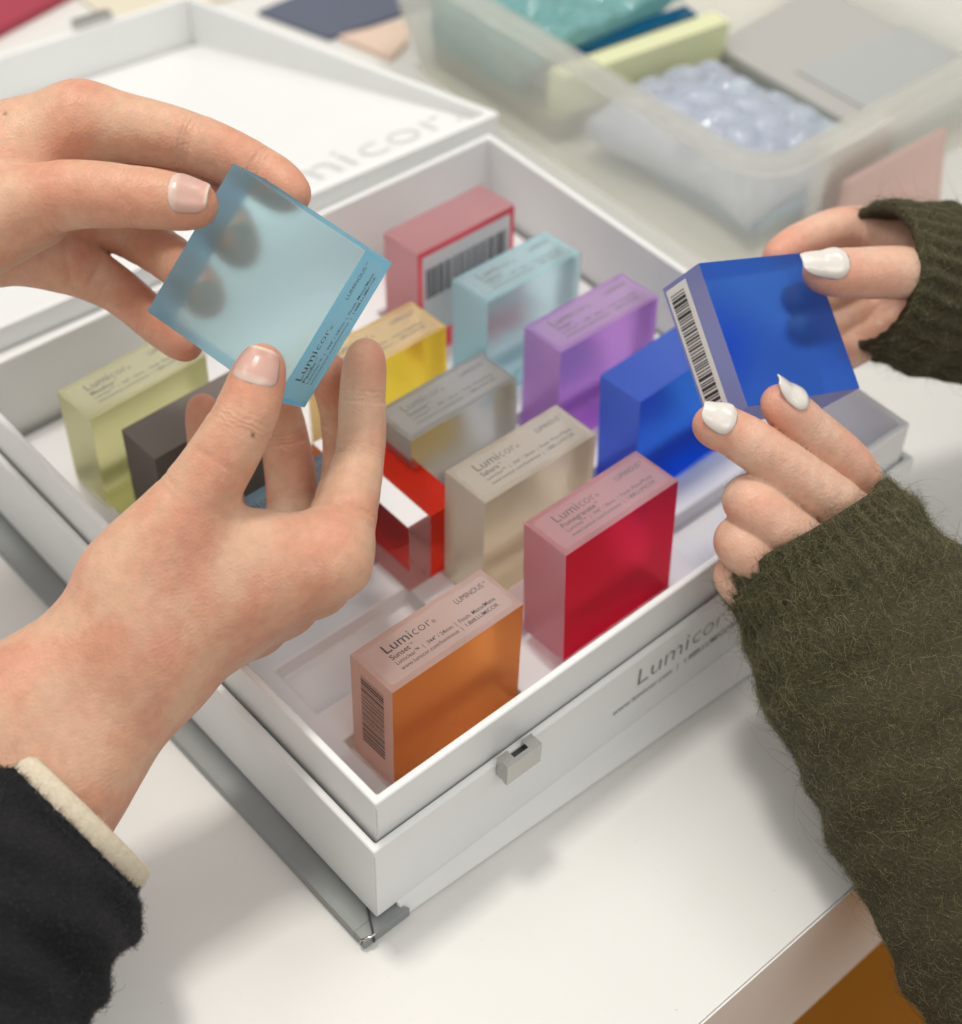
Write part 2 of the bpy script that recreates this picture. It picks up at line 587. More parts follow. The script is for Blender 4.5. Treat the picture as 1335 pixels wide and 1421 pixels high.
def block(label, name2, front, edge, LH, centre, rot, texts=None, tm='ink', barend=None, back=None,
          ft=.95, et=.80, fr=.4, er=.5, group="acrylic sample blocks", T=24, film=True, foot=0):
    """a frosted acrylic block: local x along the length, y to the back, z up (label side)"""
    L_, H_ = LH
    root = empty("sample_block")
    root["label"] = label
    root["category"] = "block"
    if group:
        root["group"] = group
    bm = bmesh.new()
    a, b, t = L_ / 2, H_ / 2, T / 2
    hexa(bm, [(-a, -t, -b - foot), (a, -t, -b - foot), (a, t, -b - foot), (-a, t, -b - foot)],
         [(-a, -t, b), (a, -t, b), (a, t, b), (-a, t, b)])
    bm.normal_update()
    bevel_bm(bm, .35 * S, 2)
    bm.normal_update()
    for f in bm.faces:
        f.material_index = 1 if f.normal.y < -.9 else (2 if f.normal.y > .9 else 0)
    mf = frost(label[:18] + " front", front, ft, fr)
    me_ = frost(label[:18] + " edge", edge, et, er)
    mb = frost(label[:18] + " back", back, ft, fr) if back else me_
    bm_obj("body", bm, [me_, mf, mb], root)
    top = ((-a, -t, b), (1, 0, 0), (0, 1, 0), (0, 0, 1))
    if texts:
        if film:
            sticker(root, ((-a + 2.2, -t + 2.6, b), (1, 0, 0), (0, 1, 0), (0, 0, 1)), L_ - 4.4, T - 5.2, M['film'])
        x0 = L_ * .15
        bo = .003 if tm == 'ink' else 0.0

        def fit(s, size, off, xa, xb, y):
            return (s, size, xa, y, off, (xb - xa) / text_width(s, size, off))
        wl = x0 + L_ * .205
        lettering("lettering", [fit("Lumi", 6.2, bo * .6, x0, wl - .1, 15.0)], top, M[tm], root)
        lettering("lettering", [fit("cor", 6.2, -.016 + bo * .6, wl + .45, wl + L_ * .145, 15.0), ("\u00ae", 2.2, wl + L_ * .15, 15.0, 0, 1)], top, M[tm], root)
        wn = text_width(texts, 3.4, .012)
        lettering("lettering", [(texts, 3.4, x0, 11.4, .012, 1), ("\u2122", 2.0, x0 + wn + .3, 12.2, 0, 1),
                                fit("Lumiclear\u2122  |  .944\" / 24mm  |  Finish: Matte/Matte", 2.6, bo, x0, L_ * .90, 8.5),
                                fit("www.lumicor.com/luminous  |  1.888.LUMICOR", 2.6, bo, x0, L_ * .885, 5.5)], top, M[tm], root)
        lettering("lettering", [fit("LUMINOUS", 3.6, 0.0, L_ * .70, L_ * .915, 16.2), ("\u2122", 1.8, L_ * .92, 17.2, 0, 1)], top, M[tm], root)
    if barend == 'left':
        barcode(root, ((-a, t - 6.2, -b + 6), (0, 0, 1), (0, -1, 0), (-1, 0, 0)), H_ - 12, 13, M[tm])
    elif barend == 'right':
        barcode(root, ((a, -t + 5, -b + 5), (0, 0, 1), (0, 1, 0), (1, 0, 0)), H_ - 10, 13, M['ink'])
    elif barend == 'leftpaper':
        sticker(root, ((-a, t - 1.5, -b + 3), (0, 0, 1), (0, -1, 0), (-1, 0, 0)), H_ - 5, 13, M['paper'], r=.6)
        barcode(root, ((-a, t - 3.2, -b + 6), (0, 0, 1), (0, -1, 0), (-1, 0, 0)), H_ - 11, 8.6, M['ink'])
    elif barend == 'front':
        sticker(root, ((-a + 3.0, -t, -b + 10.5), (1, 0, 0), (0, 0, 1), (0, -1, 0)), L_ - 6, H_ - 14, M['paper'], r=.6)
        barcode(root, ((-a + 5, -t, b - 28), (1, 0, 0), (0, 0, 1), (0, -1, 0)), L_ - 10, 17, M['ink'])
    mw = Matrix.Translation(Vector(centre) * S) @ rot.to_4x4()
    root.matrix_world = mw
    return root


def rv(*deg):
    v = Vector([math.radians(d) for d in deg])
    return Matrix.Rotation(v.length, 3, v.normalized()) if v.length else Matrix.Identity(3)


sunset = block("dusty orange frosted block with barcode end, nearest the clasp", "Sunset", (1.0, .215, .014), (.84, .67, .63), (64.7, 50.6),
      (61.5, 37.8, -14.3), rv(-.99, 1.0, 1.13), "Sunset", 'ink', 'left', foot=7)
rs = random.Random(5)
V, F = [], []
for q_ in range(26):
    u_, v_, r_ = rs.uniform(-27, 29), rs.uniform(-8, 8), rs.choice([.12, .16, .2, .3])
    k_ = len(V)
    V += [Vector((u_ + r_ * math.cos(i_), v_ + r_ * math.sin(i_), 25.3 + .16)) * S for i_ in np.linspace(0, 6.283, 9)[:8]]
    F.append(tuple(range(k_, k_ + 8)))
o = mesh_obj("air_bubbles", V, F, M['paper'], sunset)
o["kind"] = "stuff"
block("deep red frosted block with pink label edge at the front of the case", "Pomegranate", (.95, .001, .012), (.82, .52, .55), (61.6, 58.2),
      (149.3, 40.1, -11.1), rv(-3.0, -.65, .06), "Pomegranate", 'inkgrey', foot=4)
block("sand beige frosted block behind the deep red block", "Sahara", (.95, .84, .58), (.80, .75, .64), (61.6, 61.1),
      (142.9, 81.6, -12.5), rv(-1.04, .67, .66), "Sahara", 'inkgrey', 'right', foot=6)
block("grey frosted block between the sand beige and amber yellow blocks", "", (.86, .86, .86), (.50, .51, .515), (58.4, 57.6),
      (147.3, 132.1, -17.3), rv(-1.98, -1.5, -.69), "Summit", 'inkgrey', 'right', foot=4)
block("amber yellow frosted block behind the grey block", "", (1.0, .82, .02), (.90, .70, .38), (60, 58),
      (143, 175, -14.5), rv(-2, 0, .5), "Amber", 'inkgrey', 'right', foot=6)
block("pale teal frosted block standing before the pink barcoded block", "", (.84, .98, 1.0), (.58, .84, .88), (59.3, 58.6),
      (225.9, 175.4, -15.5), rv(-2.97, 1.9, 1.39), "Lagoon", 'inkgrey', 'right', foot=5)
block("violet purple frosted block in front of the pale teal block", "", (.72, .30, 1.0), (.70, .46, .80), (60.8, 53.5),
      (233.6, 133.4, -16.4), rv(-1.87, .16, -.18), "Violet", 'inkgrey', 'right', foot=8)
block("bright cobalt blue block standing in the case beside the beige block", "", (.01, .24, 1.0), (.16, .29, .86), (60.2, 57.5),
      (235.6, 86.7, -14.2), rv(-2.1, -2.0, .9), None, foot=6)
block("dusty pink red block with a white barcode sticker on its face, back corner", "", (.85, .05, .08), (.72, .42, .44), (61.7, 60.5),
      (222.6, 219.3, -13.3), rv(-2.55, 1.3, 1.6), None, barend='front', foot=5)
block("olive yellow green frosted block at the back left of the case", "", (.80, .79, .36), (.75, .74, .50), (60.3, 52.6),
      (53.6, 230.8, -16.8), rv(-.72, .04, 2.68), "Meadow", 'inkgrey', foot=8)
block("dark taupe matte block before the olive green block", "", (.19, .165, .145), (.21, .185, .165), (61, 54),
      (63, 195.5, -20), rv(-1, 0, 1.5), None, ft=.15, et=.12, fr=.7, er=.65, foot=5)
block("small light blue frosted block half hidden behind the fingers", "", (.35, .70, .82), (.34, .55, .66), (60, 50),
      (60, 132, -20), rv(-1, 0, .5), "Sky", 'inkgrey', foot=6)

# laminated red and clear block turned lengthwise
root = empty("sample_block")
tag(root, "polished red and clear laminated block turned lengthwise beside the grey block", "block", "acrylic sample blocks")
M['clear'] = mat('clear_polished_acrylic', (1.0, .52, .48), .06, trans=.95, ior=1.15)
M['redlam'] = mat('red_laminate', (.95, .05, .02), .15, trans=.65, ior=1.2)
o = bm_obj("clear_layer", box_bm(94.6, 106.0, 95, 160, -43.2, -5, .3), M['clear'])
o.parent = root
o = bm_obj("red_layer", box_bm(106.05, 122, 95, 160, -43.2, -5, .3), M['redlam'])
o.parent = root
M['tophighlight'] = mat('painted_top_highlight', (.80, .79, .79), .3, noise=.06, nscale=80)  # white reflection on the clear layer's top, painted as a pale strip
o = bm_obj("label_or_highlight", box_bm(95.0, 105.6, 96.2, 159.6, -4.95, -4.75), M['tophighlight'])
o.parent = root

# the two blocks held in the hands
pac = Matrix([[0.7123, -0.6727, 0.2002], [0.0365, -0.2494, -0.9677], [0.7009, 0.6967, -0.1531]])
block("pale sky blue frosted block held up between two bare hands", "Pacific", (.62, .86, .91), (.12, .44, .66), (60, 60),
      (60.12, 128.52, 116.54), pac, "Pacific", 'ink', back=(.64, .87, .92), ft=.91, et=.75, fr=.45, er=.45, group=None)
blu = Matrix([[0.947, -0.1125, 0.3009], [-0.188, 0.5654, 0.8031], [-0.2605, -0.8171, 0.5143]])
block("cobalt blue block with white barcode sticker held by white nailed fingers", "", (.02, .17, .95), (.40, .42, .70), (59.2, 58.4),
      (222.86, 33.92, 66.46), blu, None, barend='leftpaper', ft=.9, fr=.35, group=None)

# ---------------------------------------------------------------- background things on the table
M['bin'] = None
m, N, L, b = nodes_of("cloudy_polypropylene")
setin(b, col=(.92, .92, .88), rough=.3, ior=1.2, trans=.6)
tr = N.new("ShaderNodeBsdfTransparent")
tr.inputs[0].default_value = (.98, .98, .97, 1)
tl = N.new("ShaderNodeBsdfTranslucent")
tl.inputs[0].default_value = (.93, .92, .87, 1)
mx1 = N.new("ShaderNodeMixShader")
mx1.inputs[0].default_value = .5
mx2 = N.new("ShaderNodeMixShader")
mx2.inputs[0].default_value = .36
L.new(tl.outputs[0], mx1.inputs[1])
L.new(b.outputs[0], mx1.inputs[2])
L.new(tr.outputs[0], mx2.inputs[1])
L.new(mx1.outputs[0], mx2.inputs[2])
L.new(mx2.outputs[0], N["Material Output"].inputs[0])
M['bin'] = m

binr = empty("storage_bin", (520, 340, TZ))
tag(binr, "cloudy translucent plastic storage bin full of samples behind the case", "bin")


def rrect(x0, x1, y0, y1, r, n=6):
    pts = []
    for cx_, cy_, a0 in ((x1 - r, y0 + r, -90), (x1 - r, y1 - r, 0), (x0 + r, y1 - r, 90), (x0 + r, y0 + r, 180)):
        for k in range(n + 1):
            a = math.radians(a0 + 90 * k / n)
            pts.append((cx_ + r * math.cos(a), cy_ + r * math.sin(a)))
    return pts


def loft(name, rings, m_, parent, close=False, smooth=True):
    V, F = [], []
    n = len(rings[0][0])
    for pts, z in rings:
        V += [Vector((x_, y_, z)) * S for x_, y_ in pts]
    R = len(rings)
    for i in range(R - 1 + (1 if close else 0)):
        for k in range(n):
            k2 = (k + 1) % n
            i2 = (i + 1) % R
            F.append((i * n + k, i * n + k2, i2 * n + k2, i2 * n + k))
    return mesh_obj(name, V, F, m_, parent, smooth)


def place(o, root, loc):
    o.parent = root
    o.matrix_parent_inverse = Matrix.Translation(-Vector(loc) * S)
    return o


BL = (520, 340, TZ)
RZ = 22
ob = loft("bin_wall", [(rrect(386, 640, 172, 450, 20), TZ + 1), (rrect(364, 662, 150, 472, 24), RZ - 2),
                       (rrect(366, 660, 152, 470, 23), RZ - 2), (rrect(388, 638, 174, 448, 19), TZ + 1)], M['bin'], None, True)
place(ob, binr, BL)
ob = loft("bin_rim", [(rrect(356, 670, 142, 480, 28), RZ - 7), (rrect(356, 670, 142, 480, 28), RZ), (rrect(365, 661, 151, 471, 23), RZ + 2),
                      (rrect(366.5, 659.5, 152.5, 469.5, 23), RZ), (rrect(364, 662, 150, 472, 24), RZ - 3), (rrect(358, 668, 144, 478, 27), RZ - 7)],
          M['bin'], None, True)
place(ob, binr, BL)
ob = bm_obj("bin_floor", box_bm(388.5, 637.5, 174.5, 447.5, TZ + .6, TZ + 2.4, .5), M['bin'])
place(ob, binr, BL)


def slab(name, q, z0, z1, m_, label, cat, bev=1.0, group=None):
    o = bm_obj(name, quad_box(q, z0, z1, bev), m_)
    return tag(o, label, cat, group)


gl = mat('teal_wavy_glass', (.30, .62, .62), .08, trans=.55, ior=1.45, bump=.7, bscale=60, dist=.006)
M['teal'] = gl
# rippled teal glass slabs
for i_, (x0, x1, y0, y1, z0, z1, lab) in enumerate((
        (396, 520, 346, 444, -30, -18, "rippled teal glass sample sheet, upper one in the bin"),
        (398, 508, 362, 442, -54, -34, "rippled sea green glass sample under the upper sheet in the bin"))):
    bm = bmesh.new()
    nx, ny = 26, 26
    vg = [[bm.verts.new(Vector((x0 + (x1 - x0) * a / nx, y0 + (y1 - y0) * b_ / ny,
                                z1 + 1.6 * math.sin(a * 1.1 + b_ * .55) + 1.0 * math.sin(b_ * 1.7 + a * .3))) * S) for b_ in range(ny + 1)] for a in range(nx + 1)]
    for a in range(nx):
        for b_ in range(ny):
            bm.faces.new((vg[a][b_], vg[a + 1][b_], vg[a + 1][b_ + 1], vg[a][b_ + 1]))
    r = bmesh.ops.extrude_face_region(bm, geom=bm.faces[:])
    for v in [g for g in r['geom'] if isinstance(g, bmesh.types.BMVert)]:
        v.co.z -= (z1 - z0) * S
    bmesh.ops.recalc_face_normals(bm, faces=bm.faces)
    tag(bm_obj("glass_sheet", bm, M['teal'], smooth=False), lab, "glass sheet")
slab("blue_tile", [(410, 344), (514, 329), (516, 341), (410, 356)], -54, -29, mat('deep_blue_glass', (.0, .10, .22), .1, trans=.3, ior=1.45),
     "deep blue glass tile between the teal sheets and the pale green slab", "tile")
slab("pale_slab", [(404, 329), (526, 313), (527, 327), (404, 343)], -56, -31, mat('pale_green_resin', (.70, .72, .44), .45, sss=.0),
     "pale yellow green resin slab standing in the storage bin", "slab", 3)
slab("support_slab", [(400, 330), (534, 316), (534, 442), (400, 442)], TZ + 2.6, -57, mat('grey_brown_board', (.36, .33, .28), .6),
     "grey brown board lying under the pale slab in the bin", "board")
# bubble wrap pouch
bw = mat('bubble_wrap_film', (.76, .81, .93), .04, trans=.6, ior=1.3, coat=.6)
bm = bmesh.new()
nx, ny = 108, 112
vg = []
for a in range(nx + 1):
    row = []
    for b_ in range(ny + 1):
        u, v = a / nx, b_ / ny
        x_ = 408 + 96 * u
        y_ = 186 + 122 * v
        e = min(u, 1 - u, v, 1 - v)
        z_ = -52 + 20 * min(1, e * 5) ** .6 + 4 * math.sin(u * 4 + v * 2) * math.sin(v * 4)
        cu_, cv_ = (u * 4 + .5 * (int(v * 5.5) % 2)) % 1 - .5, (v * 5.5) % 1 - .5
        rr_ = math.hypot(cu_, cv_) / .47
        if rr_ < 1:
            z_ += 5.0 * math.sqrt(1 - rr_ * rr_)
        row.append(bm.verts.new(Vector((x_ + 6 * math.sin(v * 5), y_ + 5 * math.sin(u * 4), z_)) * S))
    vg.append(row)
for a in range(nx):
    for b_ in range(ny):
        bm.faces.new((vg[a][b_], vg[a + 1][b_], vg[a + 1][b_ + 1], vg[a][b_ + 1]))
r = bmesh.ops.extrude_face_region(bm, geom=bm.faces[:])
for v in [g for g in r['geom'] if isinstance(g, bmesh.types.BMVert)]:
    v.co.z = -.058
bmesh.ops.recalc_face_normals(bm, faces=bm.faces)
tag(bm_obj("bubble_wrap_parcel", bm, bw, smooth=True), "pale parcel wrapped in shiny bubble wrap inside the bin", "parcel")
slab("blue_sheet", [(414, 186), (488, 182), (494, 300), (414, 304)], -66, -59.5, mat('blue_acrylic_sheet', (.08, .28, .44), .2, trans=.2),
     "blue acrylic sheet beneath the bubble wrap parcel", "sheet")
slab("green_sheet", [(502, 205), (521, 210), (517, 300), (499, 296)], -64, -58, mat('mint_sheet', (.48, .66, .56), .3),
     "mint green sheet edge beside the bubble wrap parcel", "sheet")
slab("grey_sheet", [(522, 190), (630, 188), (632, 330), (524, 322)], -58, -50, mat('mid_grey_sheet', (.42, .41, .39), .55),
     "mid grey sample sheet lying on the right of the bin", "sheet")
slab("white_box", [(438, 163), (488, 162), (490, 172), (440, 174)], -70, -9, M['paper'],
     "narrow white carton standing at the front of the bin", "carton", 2)
slab("clear_sheet", [(540, 200), (634, 196), (634, 260), (540, 268)], -49.9, -48.8, mat('blue_grey_film', (.40, .415, .41), .35),
     "blue grey clear film on top of the grey sheet", "film")

# pink note taped to the outside of the bin
pm = mat('pink_note_paper', (.74, .52, .46), .75, noise=.04, nscale=60)
bm = bmesh.new()
V, F = [], []
for a in range(9):
    for b_ in range(9):
        u, v = a / 8, b_ / 8
        V.append(Vector((418 + 86 * u + 16 * u * (1 - v), 139.0 - 2.5 * math.sin(u * 3) * (1 - v), -68 + 64 * v - 3 * u)) * S)
for a in range(8):
    for b_ in range(8):
        F.append((a * 9 + b_, (a + 1) * 9 + b_, (a + 1) * 9 + b_ + 1, a * 9 + b_ + 1))
note = mesh_obj("paper_note", V, F, pm, None, True)
sol = note.modifiers.new("thickness", 'SOLIDIFY')
sol.thickness = .0003
tag(note, "pink paper note hanging on the bin above the upper knit sleeve", "note")

# sheets lying behind the case
slab("crimson_board", [(100, 617), (290, 657), (270, 800), (70, 780)], TZ + .1, TZ + 6, mat('crimson_board', (.36, .03, .06), .5), "crimson red board at the far left behind the lid", "board")
slab("slate_board", [(366, 505), (452, 497), (470, 565), (350, 560)], TZ + .1, TZ + 3, mat('slate_blue_board', (.10, .115, .165), .5), "slate blue board on the table behind the lid", "board")
slab("peach_board", [(371, 502), (381, 461), (402, 470), (420, 490)], TZ + .1, TZ + 4, mat('peach_board', (.72, .55, .44), .55), "peach coloured board in front of the slate blue board", "board")
slab("cream_board", [(270, 600), (420, 575), (440, 700), (270, 700)], TZ + .1, TZ + 2.5, mat('cream_board', (.70, .64, .50), .6), "cream board lying behind the slate blue board", "board")

# ---------------------------------------------------------------- hands (signed distance field -> one continuous mesh each)
HANDS = {
 "A":{
 "thumb":[[-29.3,93.8,58.9,16],[-1.0,91.8,79.7,12.2],[22.1,93.8,100.1,10.0],[36.2,100.7,111.9,7.9]],
 "index":[[31.3,59.2,53.0,12.6],[63.9,85.0,64.3,8.4],[75.5,97.4,77.6,7.4],[81.8,103.0,89.7,6.5]],
 "middle":[[31.2,69.8,32.9,12],[73.9,108.9,26.8,8.6],[81.4,118.9,49.6,7.6],[76.7,119.2,74.2,6.9]],
 "ring":[[23.2,79.7,18.0,11.2],[57.3,121.4,13.8,9.6],[68.1,139.9,30.8,8.6],[68.4,145.6,51.5,7.2]],
 "pinky":[[12.4,86.0,7.2,10.2],[37.5,135.0,-0.4,8],[46.3,161.6,14.0,7],[51.8,172.1,31.7,6.4]],
 "palm":[[[-33.2,79.6,42.4,17],[31.3,59.2,53.0,12.6]],[[-36.3,80.8,35.8,17],[29.3,68.9,35.1,12]],[[-38.2,81.8,28.4,16],[23.2,79.7,18.0,11.2]],[[-39.1,84.7,20.1,15],[12.4,86.0,7.2,10.2]],[[-26.1,90.0,54.2,15],[28.8,65.0,52.8,10]],[[-8.0,89.6,71.0,11],[26.0,67.1,57.9,9]],[[-18.8,89.8,54.6,17],[10.5,71.8,52.6,14]]],
 "arm":[[[-38.3,88.8,45.5,19],[-76.9,90.9,27.7,20]],[[-76.9,90.9,27.7,20],[-143.8,62.9,-4.3,24]],[[-37.3,76.2,29.1,18],[-71.2,72.5,13.1,19]],[[-71.2,72.5,13.1,19],[-133.6,39.4,-16.9,24]]],
 "creases":[[42.9,68.7,61.5,[0.725,0.631,0.277],0.9,0.9,13],[41.7,65.5,61.3,[0.753,0.598,0.275],0.7,0.5,13],[8.3,87.4,95.0,[0.735,0.093,0.672],1.0,0.35,12]]},
 "B":{
 "thumb":[[-12.3,207.5,128.0,16],[14.2,189.0,141.8,11.6],[33.4,166.8,145.6,9.8],[47.9,151.5,144.3,8.1]],
 "index":[[44.4,218.2,145.7,12.8],[72.3,191.9,138.4,10],[87.5,169.6,130.0,8.6],[90.2,155.2,127.2,7.2]],
 "middle":[[40.2,226.4,128.1,12.5],[69.7,207.9,114.9,9.6],[72.9,174.8,114.6,8.4],[70.7,158.5,109.4,7.4]],
 "ring":[[34.3,230.7,110.7,12],[55.9,214.5,91.3,9.2],[56.4,176.6,95.6,8.1],[54.2,158.7,94.2,7.1]],
 "pinky":[[24.2,222.2,92.9,11.5],[40.9,207.4,76.8,8.2],[43.9,183.7,73.2,7.2],[44.5,165.0,74.5,6.4]],
 "palm":[[[-0.6,248.5,131.0,17],[44.4,218.2,145.7,12.8]],[[-2.8,251.7,120.7,17],[40.2,226.4,128.1,12.5]],[[-7.6,250.8,108.9,16],[34.3,230.7,110.7,12]],[[-13.3,245.0,98.4,15],[24.2,222.2,92.9,12]],[[-11.8,216.6,120.9,17],[13.9,201.5,126.9,12]],[[4.2,224.6,134.0,14],[39.3,220.0,139.6,11]]],
 "arm":[[[-4.1,250.7,123.4,20],[-71.0,313.0,103.1,28]],[[-13.1,241.4,107.0,19],[-81.9,302.1,84.4,27]]],
 "creases":[[33.9,202.1,93.4,[0.607,-0.538,-0.585],1.0,1.1,13],[24.3,210.1,102.4,[0.733,-0.673,0.096],1.0,0.8,16],[66.7,185.4,144.1,[0.715,-0.674,-0.187],0.8,0.4,12],[67.8,184.3,144.0,[0.715,-0.674,-0.187],0.8,0.4,12]]},
 "C":{
 "thumb":[[328.6,9.6,52.3,11],[291.4,17.5,73.9,10],[265.8,26.5,81.6,9.0],[252.7,33.0,84.6,7.4]],
 "index":[[326.4,41.3,59.1,10.5],[310.2,61.1,62.5,8.4],[289.2,67.2,63.0,7.4],[270.6,66.9,63.2,6.6]],
 "middle":[[331.4,37.3,48.6,10.5],[311.8,50.0,36.6,8.4],[278.4,49.9,45.4,7.4],[255.8,47.7,56.9,6.6]],
 "ring":[[327.0,32.5,39.7,10],[302.2,39.6,31.5,8],[270.2,40.7,39.2,7.2],[249.4,38.4,50.5,6.4]],
 "pinky":[[319.3,27.6,34.1,9.5],[294.6,29.1,30.4,7],[275.1,27.7,33.3,6.2],[262.8,27.2,38.9,5.6]],
 "palm":[[[361.8,10.6,42.7,14],[326.4,41.3,59.1,10.5]],[[362.0,9.1,37.6,14],[331.4,37.3,48.6,10.5]],[[359.8,6.4,34.3,14],[327.0,32.5,39.7,10]],[[355.3,2.7,33.0,13],[319.3,27.6,34.1,9.5]],[[333.2,11.9,48.6,11],[321.0,36.7,58.0,10]]],
 "arm":[[[359.6,8.0,39.4,16],[452.2,-53.9,7.7,24]],[[356.0,3.1,32.4,16],[447.8,-60.7,-2.6,24]]]},
 "D":{"kweb":2.5,"kfing":0.4,"shrink":2.0,
 "thumb":[[222.1,-35.0,8.1,9],[220.6,-23.0,36.1,8.9],[204.7,-6.5,59.4,8.1],[196.2,2.0,70.9,6.9]],
 "index":[[204.8,-33.2,34.1,9.8],[184.0,-7.6,57.8,8.7],[175.6,5.7,65.7,7.6],[170.6,11.9,68.2,6.6]],
 "middle":[[187.0,-41.5,23.8,9.8],[171.3,-12.3,45.0,9.2],[187.0,-7.0,29.8,8],[197.4,-13.9,23.5,7]],
 "ring":[[174.5,-37.3,14.6,9.4],[163.6,-16.1,31.9,8.8],[179.0,-11.7,16.0,7.6],[189.1,-18.7,9.3,6.6]],
 "pinky":[[170.1,-29.5,0.6,8.6],[161.7,-18.5,16.6,7.6],[176.9,-15.0,1.4,6.8],[185.7,-21.0,-5.5,6]],
 "palm":[[[224.9,-54.3,-11.7,13],[220.9,-29.8,10.9,10]],[[221.1,-56.5,-15.7,13],[202.8,-35.8,3.5,11]],[[215.4,-55.4,-21.3,13],[189.2,-31.7,-5.1,10.6]],[[209.6,-54.2,-26.9,12],[179.9,-27.2,-10.7,9.6]]],
 "arm":[[[225.2,-57.0,-16.2,16],[199.3,-120.2,-49.1,22]],[[214.2,-55.4,-24.9,16],[187.4,-113.6,-54.9,22]]]}}
NAILS = {
 "A":{
 "thumb":[-0.233,-0.309,0.922]},
 "B":{
 "thumb":[-0.202,-0.241,0.949]},
 "C":{
 "thumb":[-0.326,-0.186,0.927]},
 "D":{
 "thumb":[0.508,-0.389,0.768,0.86],
 "index":[-0.358,0.16,0.92,0.72]}}
MOLES = {
 "A":[[-41.1,53.3,34.2,1.3],[-18.0,86.0,78.5,0.8],[19.4,83.1,103.3,0.7],[21.1,57.5,61.8,0.7]],
 "B":[[20.5,226.9,152.9,0.9]],
 "C":[],
 "D":[]}
SLEEVES = {
 "C":[[293.6,36.5,59.6,30,36],[300.9,32.7,57.5,32,37],[318.0,23.1,49.4,34,38],[341.3,9.2,38.2,36,39],[379.8,-13.5,22.3,38,40],[433.6,-49.2,1.8,42,42]],
 "D":[[190.8,-24.3,28.5,36,27],[190.5,-33.6,21.9,39,29],[189.9,-48.5,13.9,43,33],[187.3,-68.1,4.2,47,36],[182.8,-93.8,-8.3,49,40],[178.4,-129.4,-27.6,52,43],[172.7,-182.2,-59.7,54,46],[167.2,-222.9,-85.9,55,48]],
 "A":[[-82.8,63.7,5.1,36,30],[-91.7,62.7,2.8,41,34],[-107.9,58.2,0.3,48,40],[-128.8,51.6,-2.6,53,44],[-160.8,40.6,-5.9,56,48]]}


def sd_roundcone(P, a, b, r1, r2):
    ba = b - a
    l2 = float(ba @ ba)
    rr = r1 - r2
    a2 = l2 - rr * rr
    il2 = 1.0 / l2
    pa = P - a
    y = pa @ ba
    z = y - l2
    v = pa * l2 - y[..., None] * ba
    x2 = np.einsum('...i,...i->...', v, v)
    y2 = y * y * l2
    z2 = z * z * l2
    k = np.sign(rr) * rr * rr * x2
    d = (np.sqrt(x2 * a2 * il2) + y * rr) * il2 - r1
    c1 = np.sign(z) * a2 * z2 > k
    c2 = (~c1) & (np.sign(y) * a2 * y2 < k)
    d = np.where(c1, np.sqrt(x2 + z2) * il2 - r2, d)
    d = np.where(c2, np.sqrt(x2 + y2) * il2 - r1, d)
    return d


def smin(a, b, k):
    h = np.maximum(k - np.abs(a - b), 0) / k
    return np.minimum(a, b) - h * h * k * .25


